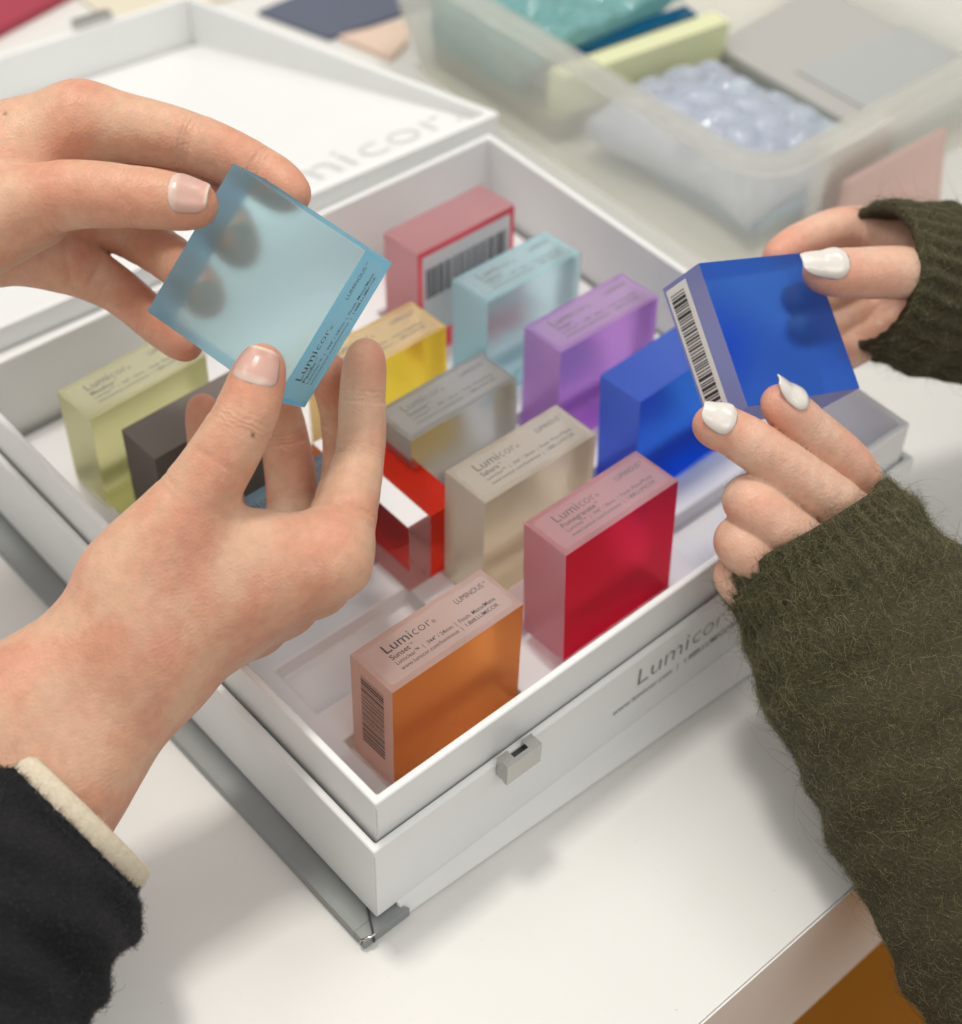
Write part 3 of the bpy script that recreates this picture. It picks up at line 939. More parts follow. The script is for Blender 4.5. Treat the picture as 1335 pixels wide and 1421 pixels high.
class Field:
    def __init__(self, lo, hi, h):
        self.h = h
        self.lo = np.array(lo, float)
        n = np.ceil((np.array(hi) - self.lo) / h).astype(int) + 1
        self.n = n
        self.ax = [self.lo[i] + h * np.arange(n[i]) for i in range(3)]

    def new(self):
        return np.full(tuple(self.n), 60.0, dtype=np.float32)

    def sub(self, lo, hi):
        i0 = np.clip(np.floor((np.array(lo) - self.lo) / self.h).astype(int), 0, self.n)
        i1 = np.clip(np.ceil((np.array(hi) - self.lo) / self.h).astype(int) + 1, 0, self.n)
        return tuple(slice(a, b) for a, b in zip(i0, i1))

    def pts(self, sl):
        g = np.meshgrid(*[self.ax[i][sl[i]] for i in range(3)], indexing='ij')
        return np.stack(g, -1).astype(np.float32)

    def cone(self, D, a, ra, b, rb, k, pad=14):
        a, b = np.array(a, np.float32), np.array(b, np.float32)
        r = max(ra, rb) + pad
        sl = self.sub(np.minimum(a, b) - r, np.maximum(a, b) + r)
        if any(s.stop <= s.start for s in sl):
            return
        d = sd_roundcone(self.pts(sl), a, b, ra, rb)
        D[sl] = smin(D[sl], d, k)

    def ridge(self, D, p, axis, w, amp, nrm=None, rad=14):
        """a shallow crease ring round a joint: push the surface in where |s| < w, on the side of nrm"""
        p = np.array(p, np.float32)
        sl = self.sub(p - rad, p + rad)
        if any(s.stop <= s.start for s in sl):
            return
        Q = self.pts(sl) - p
        ax = np.array(axis, np.float32)
        ax /= np.linalg.norm(ax)
        s = Q @ ax
        rr = np.sqrt(np.maximum((Q * Q).sum(-1) - s * s, 0))
        f = amp * np.exp(-(s / w) ** 2) * np.clip((rad - rr) / 4, 0, 1) * np.clip((rad - np.abs(s)) / 3, 0, 1)
        if nrm is not None:
            nn = np.array(nrm, np.float32)
            c = (Q @ nn) / np.maximum(rr, 1e-3)
            f = f * np.clip(c * 1.6 + .1, 0, 1)
        D[sl] += f

    def sample(self, D, P):
        q = (np.asarray(P) - self.lo) / self.h
        i = np.clip(np.floor(q).astype(int), 0, self.n - 2)
        f = q - i
        out = 0
        for dx in (0, 1):
            for dy in (0, 1):
                for dz in (0, 1):
                    w = (f[..., 0] if dx else 1 - f[..., 0]) * (f[..., 1] if dy else 1 - f[..., 1]) * (f[..., 2] if dz else 1 - f[..., 2])
                    out = out + w * D[i[..., 0] + dx, i[..., 1] + dy, i[..., 2] + dz]
        return out

    def mesh(self, D):
        """surface nets"""
        n = self.n
        ins = D < 0
        c = np.zeros(tuple(n - 1), dtype=np.int8)
        for dx in (0, 1):
            for dy in (0, 1):
                for dz in (0, 1):
                    c += ins[dx:n[0] - 1 + dx, dy:n[1] - 1 + dy, dz:n[2] - 1 + dz]
        act = (c > 0) & (c < 8)
        I = np.argwhere(act)
        idx = np.full(tuple(n - 1), -1, dtype=np.int64)
        idx[act] = np.arange(len(I))
        acc = np.zeros((len(I), 3))
        cnt = np.zeros(len(I))
        cor = [(x, y, z) for x in (0, 1) for y in (0, 1) for z in (0, 1)]
        for p in cor:
            for ax in range(3):
                if p[ax] == 0:
                    q = list(p)
                    q[ax] = 1
                    d0 = D[I[:, 0] + p[0], I[:, 1] + p[1], I[:, 2] + p[2]]
                    d1 = D[I[:, 0] + q[0], I[:, 1] + q[1], I[:, 2] + q[2]]
                    mk = (d0 < 0) != (d1 < 0)
                    t = np.where(mk, d0 / np.where(mk, d0 - d1, 1), 0)
                    pt = np.tile(np.array(p, float), (len(I), 1))
                    pt[:, ax] = t
                    acc += pt * mk[:, None]
                    cnt += mk
        V = self.lo + (I + acc / cnt[:, None]) * self.h
        F = []
        for ax in range(3):
            a1, a2 = (ax + 1) % 3, (ax + 2) % 3
            s0 = [slice(1, n[i] - 1) for i in range(3)]
            s0[ax] = slice(0, n[ax] - 1)
            s1 = list(s0)
            s1[ax] = slice(1, n[ax])
            e0, e1 = ins[tuple(s0)], ins[tuple(s1)]
            for flip, mk in ((False, e0 & ~e1), (True, ~e0 & e1)):
                E = np.argwhere(mk)
                if not len(E):
                    continue
                off = np.ones(3, int)
                off[ax] = 0
                E = E + off
                def cell(o1, o2):
                    q = E.copy()
                    q[:, a1] -= o1
                    q[:, a2] -= o2
                    return idx[q[:, 0], q[:, 1], q[:, 2]]
                quad = np.stack([cell(1, 1), cell(0, 1), cell(0, 0), cell(1, 0)], 1)
                if flip:
                    quad = quad[:, ::-1]
                F.append(quad)
        F = np.concatenate(F)
        return V, F


def np_mesh(name, V, F, mats, parent, smooth=True):
    me = bpy.data.meshes.new(name)
    me.vertices.add(len(V))
    me.vertices.foreach_set("co", (np.asarray(V) * S).astype(np.float32).ravel())
    me.loops.add(F.size)
    me.loops.foreach_set("vertex_index", F.astype(np.int32).ravel())
    me.polygons.add(len(F))
    me.polygons.foreach_set("loop_start", np.arange(0, F.size, F.shape[1], dtype=np.int32))
    me.polygons.foreach_set("loop_total", np.full(len(F), F.shape[1], dtype=np.int32))
    me.update(calc_edges=True)
    me.validate()
    if smooth:
        me.polygons.foreach_set("use_smooth", np.ones(len(me.polygons), dtype=bool))
    me.materials.append(mats)
    o = bpy.data.objects.new(name, me)
    C.objects.link(o)
    o.parent = parent
    return o


def smooth_mesh(V, F, it=3, lam=.5):
    V = V.copy()
    e = np.concatenate([F[:, [0, 1]], F[:, [1, 2]], F[:, [2, 3]], F[:, [3, 0]]])
    for k in range(it):
        for l_ in (lam, -lam * 1.03):
            acc = np.zeros_like(V)
            cnt = np.zeros(len(V))
            for a, b in ((0, 1), (1, 0)):
                np.add.at(acc, e[:, a], V[e[:, b]])
                np.add.at(cnt, e[:, a], 1)
            V += l_ * (acc / cnt[:, None] - V)
    return V


def skin(name, col, red, wrinkle=1.2):
    m, N, L, b = nodes_of(name)
    setin(b, rough=.42, sss=.38, ssss=.006, spec=.42)
    b.inputs["Subsurface Radius"].default_value = (1.0, .32, .16)
    tc = N.new("ShaderNodeTexCoord")

    def noise(sc, det=4):
        n = N.new("ShaderNodeTexNoise")
        n.inputs["Scale"].default_value = sc
        n.inputs["Detail"].default_value = det
        L.new(tc.outputs["Object"], n.inputs["Vector"])
        return n
    n1, n2, n3 = noise(38, 3), noise(260, 4), noise(1100, 3)
    cr = N.new("ShaderNodeValToRGB")
    cr.color_ramp.elements[0].position = .40
    cr.color_ramp.elements[1].position = .60
    cr.color_ramp.elements[0].color = (*col, 1)
    cr.color_ramp.elements[1].color = (*red, 1)
    L.new(n1.outputs["Fac"], cr.inputs[0])
    mr = N.new("ShaderNodeMapRange")
    mr.inputs[1].default_value = .3
    mr.inputs[2].default_value = .7
    mr.inputs[3].default_value = .93
    mr.inputs[4].default_value = 1.06
    L.new(n2.outputs["Fac"], mr.inputs[0])
    mx = N.new("ShaderNodeMix")
    mx.data_type = 'RGBA'
    mx.blend_type = 'MULTIPLY'
    mx.inputs["Factor"].default_value = 1
    L.new(cr.outputs[0], mx.inputs["A"])
    L.new(mr.outputs[0], mx.inputs["B"])
    # redness by attribute (finger tips, creases)
    at_ = N.new("ShaderNodeAttribute")
    at_.attribute_name = "flush"
    mx2 = N.new("ShaderNodeMix")
    mx2.data_type = 'RGBA'
    L.new(at_.outputs["Fac"], mx2.inputs["Factor"])
    L.new(mx.outputs["Result"], mx2.inputs["A"])
    mx2.inputs["B"].default_value = (red[0] * .96, red[1] * .68, red[2] * .62, 1)
    L.new(mx2.outputs["Result"], b.inputs["Base Color"])
    # skin grain: fine cells + pores
    vo = N.new("ShaderNodeTexVoronoi")
    vo.inputs["Scale"].default_value = 900
    L.new(tc.outputs["Object"], vo.inputs["Vector"])
    ad = N.new("ShaderNodeMath")
    ad.operation = 'ADD'
    L.new(vo.outputs["Distance"], ad.inputs[0])
    L.new(n3.outputs["Fac"], ad.inputs[1])
    ad2 = N.new("ShaderNodeMath")
    ad2.operation = 'MULTIPLY_ADD'
    L.new(n2.outputs["Fac"], ad2.inputs[0])
    ad2.inputs[1].default_value = 1.6
    L.new(ad.outputs[0], ad2.inputs[2])
    aj, aw, am = [N.new("ShaderNodeAttribute") for _ in range(3)]
    aj.attribute_name, aw.attribute_name, am.attribute_name = "js", "jw", "mole"
    wn = noise(420, 3)
    m1 = N.new("ShaderNodeMath")
    m1.operation = 'MULTIPLY_ADD'
    L.new(wn.outputs["Fac"], m1.inputs[0])
    m1.inputs[1].default_value = 3.0
    L.new(aj.outputs["Fac"], m1.inputs[2])
    m2 = N.new("ShaderNodeMath")
    m2.operation = 'MULTIPLY'
    L.new(m1.outputs[0], m2.inputs[0])
    m2.inputs[1].default_value = 3.1
    m3 = N.new("ShaderNodeMath")
    m3.operation = 'SINE'
    L.new(m2.outputs[0], m3.inputs[0])
    m4 = N.new("ShaderNodeMath")
    m4.operation = 'MULTIPLY'
    L.new(m3.outputs[0], m4.inputs[0])
    L.new(aw.outputs["Fac"], m4.inputs[1])
    m5 = N.new("ShaderNodeMath")
    m5.operation = 'MULTIPLY_ADD'
    L.new(m4.outputs[0], m5.inputs[0])
    m5.inputs[1].default_value = wrinkle
    L.new(ad2.outputs[0], m5.inputs[2])
    ad2 = m5
    mx3 = N.new("ShaderNodeMix")
    mx3.data_type = 'RGBA'
    L.new(am.outputs["Fac"], mx3.inputs["Factor"])
    L.new(mx2.outputs["Result"], mx3.inputs["A"])
    mx3.inputs["B"].default_value = (.10, .045, .025, 1)
    L.new(mx3.outputs["Result"], b.inputs["Base Color"])
    bp = N.new("ShaderNodeBump")
    bp.inputs["Strength"].default_value = .55
    bp.inputs["Distance"].default_value = .00022
    L.new(ad2.outputs[0], bp.inputs["Height"])
    L.new(bp.outputs[0], b.inputs["Normal"])
    return m


M['skin1'] = skin('warm_skin', (.67, .41, .275), (.64, .315, .205))
M['skin2'] = skin('light_skin', (.72, .47, .345), (.69, .39, .28), .5)


def nail_mat(name, long):
    m, N, L, b = nodes_of(name)
    if long:
        setin(b, col=(.74, .69, .63), rough=.16, coat=.8, coatr=.08, sss=.1, ssss=.002)
        tc = N.new("ShaderNodeTexCoord")
        vo = N.new("ShaderNodeTexVoronoi")
        vo.inputs["Scale"].default_value = 300
        vo.feature = 'SMOOTH_F1'
        L.new(tc.outputs["Object"], vo.inputs["Vector"])
        bp = N.new("ShaderNodeBump")
        bp.inputs["Strength"].default_value = .5
        bp.inputs["Distance"].default_value = .0006
        L.new(vo.outputs["Distance"], bp.inputs["Height"])
        L.new(bp.outputs[0], b.inputs["Normal"])
        return m
    setin(b, rough=.26, spec=.5, coat=.25, coatr=.15, sss=.15, ssss=.002)
    uv = N.new("ShaderNodeUVMap")
    uv.uv_map = "UVMap"
    sp = N.new("ShaderNodeSeparateXYZ")
    L.new(uv.outputs[0], sp.inputs[0])
    cr = N.new("ShaderNodeValToRGB")
    els = cr.color_ramp.elements
    els[0].position, els[0].color = 0.0, (.74, .54, .45, 1)
    els[1].position, els[1].color = 1.0, (.72, .60, .48, 1)
    for p, c_ in ((.14, (.70, .50, .42, 1)), (.28, (.63, .38, .31, 1)), (.90, (.64, .37, .30, 1)), (.96, (.70, .56, .45, 1))):
        e = els.new(p)
        e.color = c_
    L.new(sp.outputs[0], cr.inputs[0])
    L.new(cr.outputs[0], b.inputs["Base Color"])
    wv = N.new("ShaderNodeTexWave")
    wv.bands_direction = 'Y'
    wv.inputs["Scale"].default_value = 7
    wv.inputs["Distortion"].default_value = .6
    L.new(uv.outputs[0], wv.inputs["Vector"])
    bp = N.new("ShaderNodeBump")
    bp.inputs["Strength"].default_value = .08
    bp.inputs["Distance"].default_value = .0002
    L.new(wv.outputs["Fac"], bp.inputs["Height"])
    L.new(bp.outputs[0], b.inputs["Normal"])
    return m


M['nail'] = nail_mat('natural_nail', False)
M['nailw'] = nail_mat('pearl_white_nail', True)


def catmull(P, n):
    P = np.array(P, float)
    out = []
    Q = np.vstack([2 * P[0] - P[1], P, 2 * P[-1] - P[-2]])
    for i in range(len(P) - 1):
        for t in np.linspace(0, 1, n, endpoint=False):
            a, b, c, d = Q[i], Q[i + 1], Q[i + 2], Q[i + 3]
            out.append(.5 * ((2 * b) + (-a + c) * t + (2 * a - 5 * b + 4 * c - d) * t * t + (-a + 3 * b - 3 * c + d) * t ** 3))
    out.append(P[-1])
    return np.array(out)


def build_nail(fld, D, p0, p1, r1, dorsal, long, parent, lsc=1.0):
    """p0 last joint, p1 tip centre; nail patch wraps the dorsal side of the tip"""
    p0, p1 = np.array(p0), np.array(p1)
    d = (p1 - p0) / np.linalg.norm(p1 - p0)
    n = np.array(dorsal)
    n = n - d * (n @ d)
    n /= np.linalg.norm(n)
    s = np.cross(d, n)
    nu, nv = 22, 17
    ln = r1 * (1.62 if not long else 2.6) * lsc
    start = -r1 * (.95 if not long else .9)
    V = []
    UV = []
    for i in range(nu + 1):
        u = i / nu
        if long:
            w = .86 * math.sqrt(max(0, 1 - ((u - .33) / .74) ** 2)) if u > .33 else .86 * (1 - (1 - u / .33) ** 2.6) ** .5
            w = max(w, .035 if u > .5 else .10)
        else:
            w = .98 * (1 - max(0, 1 - u / .34) ** 2.3) ** .5
            w = max(w, .12)
            if u > .70:
                w *= math.sqrt(max(.05, 1 - ((u - .70) / .33) ** 2.4))
        for j in range(nv + 1):
            v = (j / nv) * 2 - 1
            th = v * w * (1.0 if not long else .98)
            along = start + u * ln
            base = p1 + d * along
            direc = n * math.cos(th) + s * math.sin(th)
            if along < r1 * .35:
                ts = np.linspace(.2 * r1, 1.8 * r1, 60)
                vals = fld.sample(D, base + ts[:, None] * direc)
                k = np.argmax(vals > 0)
                t = ts[k] - (vals[k] / max(1e-6, (vals[k] - vals[k - 1]))) * (ts[1] - ts[0]) if k > 0 else r1
                rad = t
            else:
                rad = None
            V.append((base, direc, rad, along))
            UV.append((u, (v + 1) / 2))
    # smooth radii along u, extend past the tip with a gentle arch
    pts = []
    cols = nv + 1
    Rm = np.array([[np.nan if V[i * cols + j][2] is None else V[i * cols + j][2] for j in range(cols)] for i in range(nu + 1)])
    for j in range(cols):
        good = np.where(~np.isnan(Rm[:, j]))[0]
        last = good[-1]
        for i in range(last + 1, nu + 1):
            al = V[i * cols + j][3]
            Rm[i, j] = Rm[last, j] - (.05 if not long else .018) * (al - V[last * cols + j][3]) ** (1.6 if not long else 1.45)
    for k in range(3):
        Rm[1:-1] = (Rm[:-2] + Rm[1:-1] * 2 + Rm[2:]) / 4
        Rm[:, 1:-1] = (Rm[:, :-2] + Rm[:, 1:-1] * 2 + Rm[:, 2:]) / 4
    flat = .22 if not long else .15
    for i in range(nu + 1):
        for j in range(cols):
            base, direc, rad, al = V[i * cols + j]
            e = min(i / nu * 6, 1) * min(1, min(j, cols - 1 - j) / 2.5)
            if long:
                e = e * (1 - (i / nu) ** 5) + .5 * (i / nu) ** 5
            off = -.32 + .5 * e if not long else -.2 + .95 * e
            pts.append(base + direc * (Rm[i, j] + off))
    F = []
    for i in range(nu):
        for j in range(nv):
            F.append((i * cols + j, (i + 1) * cols + j, (i + 1) * cols + j + 1, i * cols + j + 1))
    o = np_mesh("fingernail", np.array(pts), np.array(F), M['nailw'] if long else M['nail'], parent)
    uvl = o.data.uv_layers.new(name="UVMap")
    uvs = np.array(UV)[np.array(F).ravel()]
    uvl.data.foreach_set("uv", uvs.astype(np.float32).ravel())
    sm = o.modifiers.new("thick", 'SOLIDIFY')
    sm.thickness = (.0008 if long else .0004)
    sm.offset = -1
    return o


def build_hand(key, parent, material, long, h=1.0):
    spec = HANDS[key]
    allp = []
    for f in ('thumb', 'index', 'middle', 'ring', 'pinky'):
        allp += spec[f]
    for seg in spec['palm']:
        allp += seg
    allp = np.array(allp)
    arm = np.array([p for seg in spec['arm'] for p in seg])
    lo = (allp[:, :3] - allp[:, 3:4]).min(0) - 4
    hi = (allp[:, :3] + allp[:, 3:4]).max(0) + 4
    ctr = (lo + hi) / 2
    lo = np.minimum(lo, np.maximum((arm[:, :3] - arm[:, 3:4]).min(0) - 4, lo - 110))
    hi = np.maximum(hi, np.minimum((arm[:, :3] + arm[:, 3:4]).max(0) + 4, hi + 110))
    fld = Field(lo, hi, h)
    palm = fld.new()
    for seg in spec['palm']:
        (ax, ay, az, ra), (bx, by, bz, rb) = seg
        fld.cone(palm, (ax, ay, az), ra, (bx, by, bz), rb - spec.get('shrink', 1.0), 13, 20)
    for seg in spec['arm']:
        (ax, ay, az, ra), (bx, by, bz, rb) = seg
        fld.cone(palm, (ax, ay, az), ra, (bx, by, bz), rb, 16, 24)
    fing = fld.new()
    flush_pts = []
    joints = []
    for f in ('thumb', 'index', 'middle', 'ring', 'pinky'):
        ch = spec[f]
        D = fld.new()
        sp = catmull(ch, 5)
        for i in range(len(sp) - 1):
            fld.cone(D, sp[i][:3], sp[i][3], sp[i + 1][:3], sp[i + 1][3], 3.0)
        # finger pad
        a, b = np.array(ch[-2][:3]), np.array(ch[-1][:3])
        # creases at the finger joints
        for i in (1, 2):
            if i >= len(ch) - 1:
                continue
            p = np.array(ch[i][:3])
            d1 = p - np.array(ch[i - 1][:3])
            d2 = np.array(ch[i + 1][:3]) - p
            d1 /= np.linalg.norm(d1)
            d2 /= np.linalg.norm(d2)
            ax = d1 + d2
            if np.linalg.norm(ax) < .4:
                continue
            ax /= np.linalg.norm(ax)
            if not (f == 'thumb' and i == 1):
                joints.append((p, ax, ch[i][3]))
            bend = d2 - d1
            nb = np.linalg.norm(bend)
            inner = bend / nb if nb > .12 else None
            if inner is None:
                for off, amp in ((-1.2, .28), (1.3, .24)):
                    fld.ridge(D, p + ax * off, ax, .7, amp, None, ch[i][3] + 5)
            else:
                for off, amp in ((-1.3, .55), (1.4, .45)):
                    fld.ridge(D, p + ax * off, ax, .75, amp, inner, ch[i][3] + 5)
                for off, amp in ((-3.2, .22), (-1.1, .30), (1.2, .28), (3.3, .2)):
                    fld.ridge(D, p + ax * off, ax, .7, amp, -inner, ch[i][3] + 5)
        k = 7 if f == 'thumb' else 1.0
        fing = smin(fing, D, spec.get('kfing', 1.0))
        flush_pts.append((b, ch[-1][3] * 2.4, .7))
        flush_pts.append((np.array(ch[1][:3]), ch[1][3] * 1.3, .35))
    full = smin(palm, fing, spec.get('kweb', 8.0))
    for cx_, cy_, cz_, ax_, w_, amp_, rad_ in spec.get('creases', []):
        fld.ridge(full, (cx_, cy_, cz_), ax_, w_, amp_, None, rad_)
    V, F = fld.mesh(full)
    V = smooth_mesh(V, F, 2)
    o = np_mesh("hand", V, F, material, parent)
    at = o.data.attributes.new("flush", 'FLOAT', 'POINT')
    fl = np.zeros(len(V))
    for p, r, amp in flush_pts:
        dd = np.linalg.norm(V - p, axis=1)
        fl = np.maximum(fl, amp * np.clip(1 - dd / r, 0, 1) ** .8)
    at.data.foreach_set("value", fl.astype(np.float32))
    js, jw = np.zeros(len(V)), np.zeros(len(V))
    for p, ax, r in joints:
        q = V - p
        s_ = q @ ax
        w = np.clip(1 - np.abs(s_) / 5.0, 0, 1) * np.clip(1.5 - np.linalg.norm(q - s_[:, None] * ax, axis=1) / (r * 1.2), 0, 1)
        sel = w > jw
        jw[sel] = w[sel]
        js[sel] = s_[sel]
    for nm, arr in (("js", js), ("jw", jw)):
        o.data.attributes.new(nm, 'FLOAT', 'POINT').data.foreach_set("value", arr.astype(np.float32))
    mo = np.zeros(len(V))
    for p in MOLES.get(key, []):
        mo = np.maximum(mo, np.clip(1.6 - np.linalg.norm(V - np.array(p[:3]), axis=1) / p[3], 0, 1))
    o.data.attributes.new("mole", 'FLOAT', 'POINT').data.foreach_set("value", mo.astype(np.float32))
    for f, dv in NAILS.get(key, {}).items():
        ch = spec[f]
        build_nail(fld, full, ch[-2][:3], ch[-1][:3], ch[-1][3], dv[:3], long, o, dv[3] if len(dv) > 3 else 1.0)
    return o


# ---------------------------------------------------------------- sleeves


def sleeve_rings(path, ncirc, nseg, ribs=0, rib_amp=0, wr=1.0, seed=1, cutdir=None, cutamt=0.0, ribl=24.0):
    P = catmull(path, nseg)
    c = P[:, :3]
    d = np.gradient(c, axis=0)
    d /= np.linalg.norm(d, axis=1)[:, None]
    toward = np.array((-0.4659, -0.5046, 0.7269))
    L_ = np.concatenate([[0], np.cumsum(np.linalg.norm(np.diff(c, axis=0), axis=1))])
    r_ = np.random.default_rng(seed)
    ph = r_.uniform(0, 6.28, 12)
    V = np.zeros((len(c), ncirc, 3))
    th = np.linspace(0, 2 * math.pi, ncirc, endpoint=False)
    for i in range(len(c)):
        a = np.cross(d[i], toward)
        a /= np.linalg.norm(a)
        b = np.cross(a, d[i])
        ra, rb = P[i, 3], P[i, 4]
        s_ = L_[i]
        w = wr * (1.3 * np.sin(s_ * .11 + 2 * th + ph[0]) + .9 * np.sin(s_ * .23 - 3 * th + ph[1]) + .7 * np.sin(s_ * .31 + 5 * th + ph[2]))
        w *= min(1, s_ / 25)
        rib = rib_amp * np.cos(ribs * th) * np.exp(-((s_ - 4) / ribl) ** 2) * (.35 + .65 * min(1, s_ / 8)) if ribs else 0
        off = w + rib
        shift = 0
        if cutdir is not None:
            shift = cutamt * (np.cos(th) * cutdir[0] + np.sin(th) * cutdir[1]) * math.exp(-s_ / 22)
        V[i] = c[i] + (ra + off)[:, None] * np.cos(th)[:, None] * a + (rb + off)[:, None] * np.sin(th)[:, None] * b \
            + (np.ones(ncirc) * shift)[:, None] * d[i]
    return V


def tube_from_rings(name, V, m_, parent, thick=2.2):
    n, k, _ = V.shape
    # inner lip: fold the opening inwards
    c0 = V[0].mean(0)
    d0 = V[1].mean(0) - V[0].mean(0)
    d0 /= np.linalg.norm(d0)
    lip1 = c0 + (V[0] - c0) * (1 - .6 * thick / 36) - d0 * .9
    lip2 = c0 + (V[0] - c0) * (1 - 1.4 * thick / 36) - d0 * .2
    lip3 = c0 + (V[0] - c0) * (1 - 2.0 * thick / 36) + d0 * 16
    W = np.concatenate([lip3[None], lip2[None], lip1[None], V])
    n = len(W)
    F = []
    for i in range(n - 1):
        j = np.arange(k)
        j2 = (j + 1) % k
        F.append(np.stack([i * k + j, i * k + j2, (i + 1) * k + j2, (i + 1) * k + j], 1))
    return np_mesh(name, W.reshape(-1, 3), np.concatenate(F), m_, parent)


def fuzz(name, V, n, length, rad, m_, parent, seed, lie=.75, curl=.5, flow=.3):
    """short wool fibres standing off a knitted surface"""
    r_ = np.random.default_rng(seed)
    nr, k, _ = V.shape
    i = r_.uniform(0, nr - 1.001, n)
    j = r_.uniform(0, k, n)
    i0 = i.astype(int)
    j0 = j.astype(int) % k
    fi, fj = (i - i0)[:, None], (j - np.floor(j))[:, None]
    j1 = (j0 + 1) % k
    p00, p10, p01, p11 = V[i0, j0], V[i0 + 1, j0], V[i0, j1], V[i0 + 1, j1]
    P = (p00 * (1 - fi) + p10 * fi) * (1 - fj) + (p01 * (1 - fi) + p11 * fi) * fj
    tu = p10 - p00
    tu /= np.linalg.norm(tu, axis=1)[:, None]
    tv = p01 - p00
    tv /= np.linalg.norm(tv, axis=1)[:, None]
    nn = np.cross(tv, tu)
    cc = V.mean(1)[i0]
    sg = np.sign(((P - cc) * nn).sum(1))[:, None]
    nn = nn * sg
    nn /= np.linalg.norm(nn, axis=1)[:, None]
    an = r_.uniform(0, 2 * math.pi, n)[:, None]
    tang = np.cos(an) * tu + np.sin(an) * tv - flow * tu
    ln = length * np.exp(r_.normal(0, .45, n))[:, None]
    an2 = an + r_.normal(0, 1.2, (n, 1)) * curl * 2
    tang2 = np.cos(an2) * tu + np.sin(an2) * tv
    lift = r_.uniform(.15, 1.0, (n, 1)) * (1 - lie) + .12
    npt = 6
    pts = np.zeros((n, npt, 3))
    for q in range(npt):
        t = q / (npt - 1)
        pts[:, q] = P - nn * .4 + ln * (tang * (t - .5 * t * t * curl) + tang2 * (.7 * t * t * curl)) * lie + nn * ln * lift * (4 * t * (1 - .62 * t)) * .7
    cd = bpy.data.hair_curves.new(name)
    cd.add_curves([npt] * n)
    cd.attributes["position"].data.foreach_set("vector", (pts * S).astype(np.float32).ravel())
    ra = cd.attributes.get("radius") or cd.attributes.new("radius", 'FLOAT', 'POINT')
    rad_ = (rad * np.exp(r_.normal(0, .25, n)))[:, None] * np.linspace(1, .35, npt)[None]
    ra.data.foreach_set("value", (rad_ * S).astype(np.float32).ravel())
    cd.materials.append(m_)
    o = bpy.data.objects.new(name, cd)
    C.objects.link(o)
    o.parent = parent
    o["kind"] = "stuff"
    return o


def wool(name, c1, c2, c3):
    m, N, L, b = nodes_of(name)
    setin(b, rough=.75, sheen=.3, spec=.2)
    hi = N.new("ShaderNodeHairInfo")
    cr = N.new("ShaderNodeValToRGB")
    e = cr.color_ramp.elements
    e[0].position, e[0].color = 0, (*c1, 1)
    e[1].position, e[1].color = 1, (*c3, 1)
    q = e.new(.7)
    q.color = (*c2, 1)
    L.new(hi.outputs["Random"], cr.inputs[0])
    L.new(cr.outputs[0], b.inputs["Base Color"])
    return m


M['knit'] = mat('olive_knit_base', (.050, .043, .019), .95, noise=.5, nscale=300, bump=.8, bscale=800, dist=.0015)
M['wool'] = wool('olive_wool_fibre', (.028, .028, .012), (.135, .125, .052), (.33, .29, .14))
M['black'] = mat('black_fleece', (.0075, .0075, .009), .95, noise=.3, nscale=500, bump=.5, bscale=1500, dist=.0006)
M['blackfib'] = wool('black_fleece_fibre', (.004, .004, .005), (.013, .013, .016), (.055, .055, .064))
M['cream'] = mat('cream_cuff_knit', (.66, .58, .44), .9, noise=.12, nscale=900, bump=.5, bscale=1200, dist=.0006)
M['creamfib'] = wool('cream_fibre', (.62, .54, .40), (.68, .60, .46), (.74, .67, .54))

# person on the left: two bare hands with the pale blue block, black sleeve with a cream cuff
pl = empty("person", (-200, -50, -74))
tag(pl, "person at left in black sleeve with cream cuff, both hands holding a pale blue block", "person")
PL = Vector((-200, -50, -74)) * S


def adopt(o, root, loc):
    o.parent = root
    o.matrix_parent_inverse = Matrix.Translation(-loc)


adopt(build_hand('A', None, M['skin1'], False), pl, PL)
adopt(build_hand('B', None, M['skin1'], False), pl, PL)
Vs = sleeve_rings(SLEEVES['A'], 120, 14, 0, 0, 2.4, 3)
sl = tube_from_rings("sleeve", Vs, M['black'], None, 5)
fuzz("sleeve_pile", Vs[2:], 80000, 1.9, .055, M['blackfib'], sl, 5, lie=.55)
adopt(sl, pl, PL)
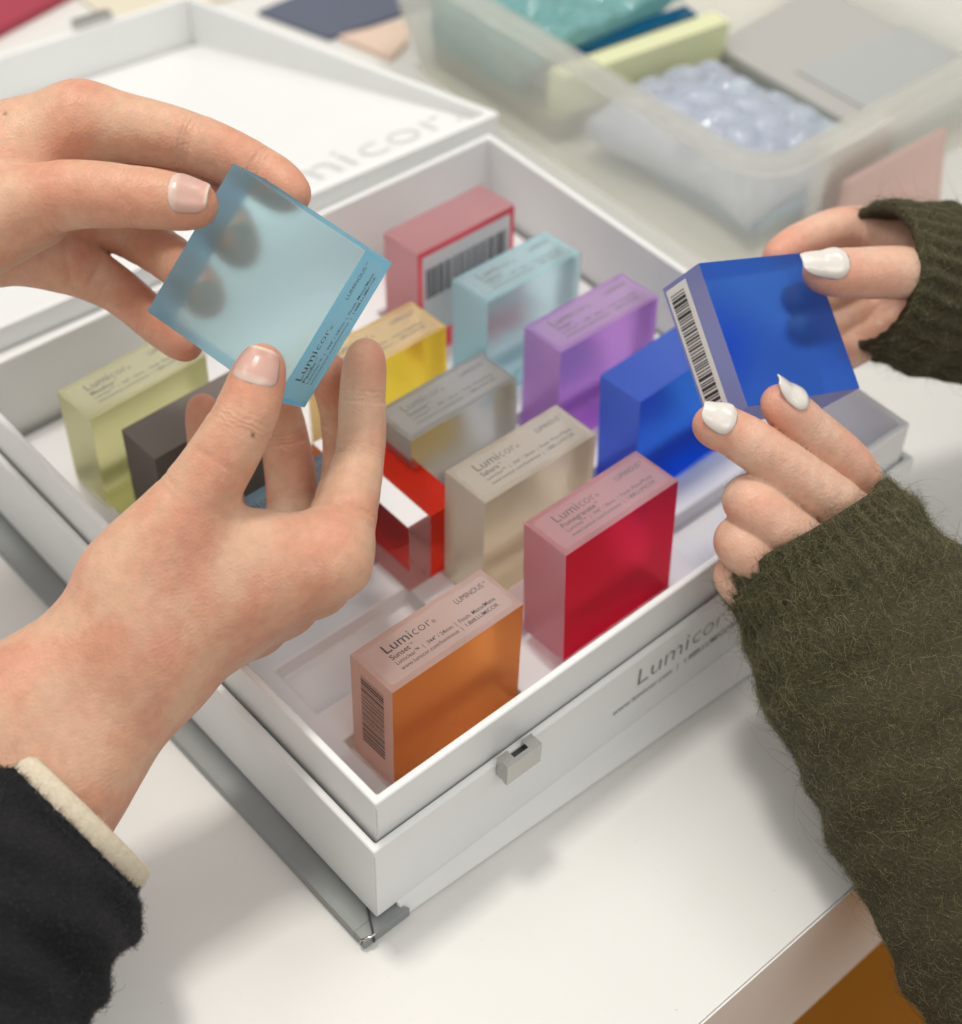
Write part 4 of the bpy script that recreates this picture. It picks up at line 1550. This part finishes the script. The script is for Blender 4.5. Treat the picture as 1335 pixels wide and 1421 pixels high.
# cream cuff: a rolled band at the opening
cuff = []
c0, c1 = Vs[0].mean(0), Vs[3].mean(0)
dd = (c1 - c0) / np.linalg.norm(c1 - c0)
for off, sc in ((3.0, 1.0), (2.0, 1.022), (-1.0, 1.032), (-3.6, 1.02), (-5.0, .985), (-5.2, .95), (-3, .93), (6, .91)):
    k = np.arange(120)
    wob = (.16 * np.cos(k * 2 * math.pi / 120 * 40))[:, None] * (Vs[0] - c0) / np.linalg.norm(Vs[0] - c0, axis=1)[:, None]
    cuff.append(c0 + (Vs[0] - c0) * sc + dd * off + wob)
cuff = np.array(cuff)
F = []
for i in range(len(cuff) - 1):
    j = np.arange(120)
    j2 = (j + 1) % 120
    F.append(np.stack([i * 120 + j, i * 120 + j2, (i + 1) * 120 + j2, (i + 1) * 120 + j], 1))
cf = np_mesh("cuff", cuff.reshape(-1, 3), np.concatenate(F), M['cream'], None)
fuzz("cuff_pile", cuff[:6], 16000, .8, .045, M['creamfib'], cf, 8, lie=.5)
adopt(cf, pl, PL)

# person on the right: hands with pearl nails, olive mohair knit sleeves
pr = empty("person", (330, -220, -74))
tag(pr, "person at right in fuzzy olive knit sleeves with white nails holding the cobalt block", "person")
PR = Vector((330, -220, -74)) * S
adopt(build_hand('C', None, M['skin2'], True), pr, PR)
adopt(build_hand('D', None, M['skin2'], True), pr, PR)
for key, sd, nf, rb_, ra_, rl_ in (('C', 21, 45000, 26, 1.1, 300.), ('D', 22, 110000, 44, 1.0, 34.)):
    Vs = sleeve_rings(SLEEVES[key], 220, 16, rb_, ra_, .9, sd, ribl=rl_, cutdir=(-.8, .3) if key == 'C' else None, cutamt=2.5)
    sl = tube_from_rings("sleeve", Vs, M['knit'], None, 3)
    fuzz("wool_fuzz", Vs, nf, 3.2 if key == 'D' else 2.2, .05, M['wool'], sl, sd, lie=.85, curl=.8)
    fuzz("wool_fuzz", Vs[6:], int(nf * .05), 9, .038, M['wool'], sl, sd + 9, lie=.85, curl=1.0)
    adopt(sl, pr, PR)
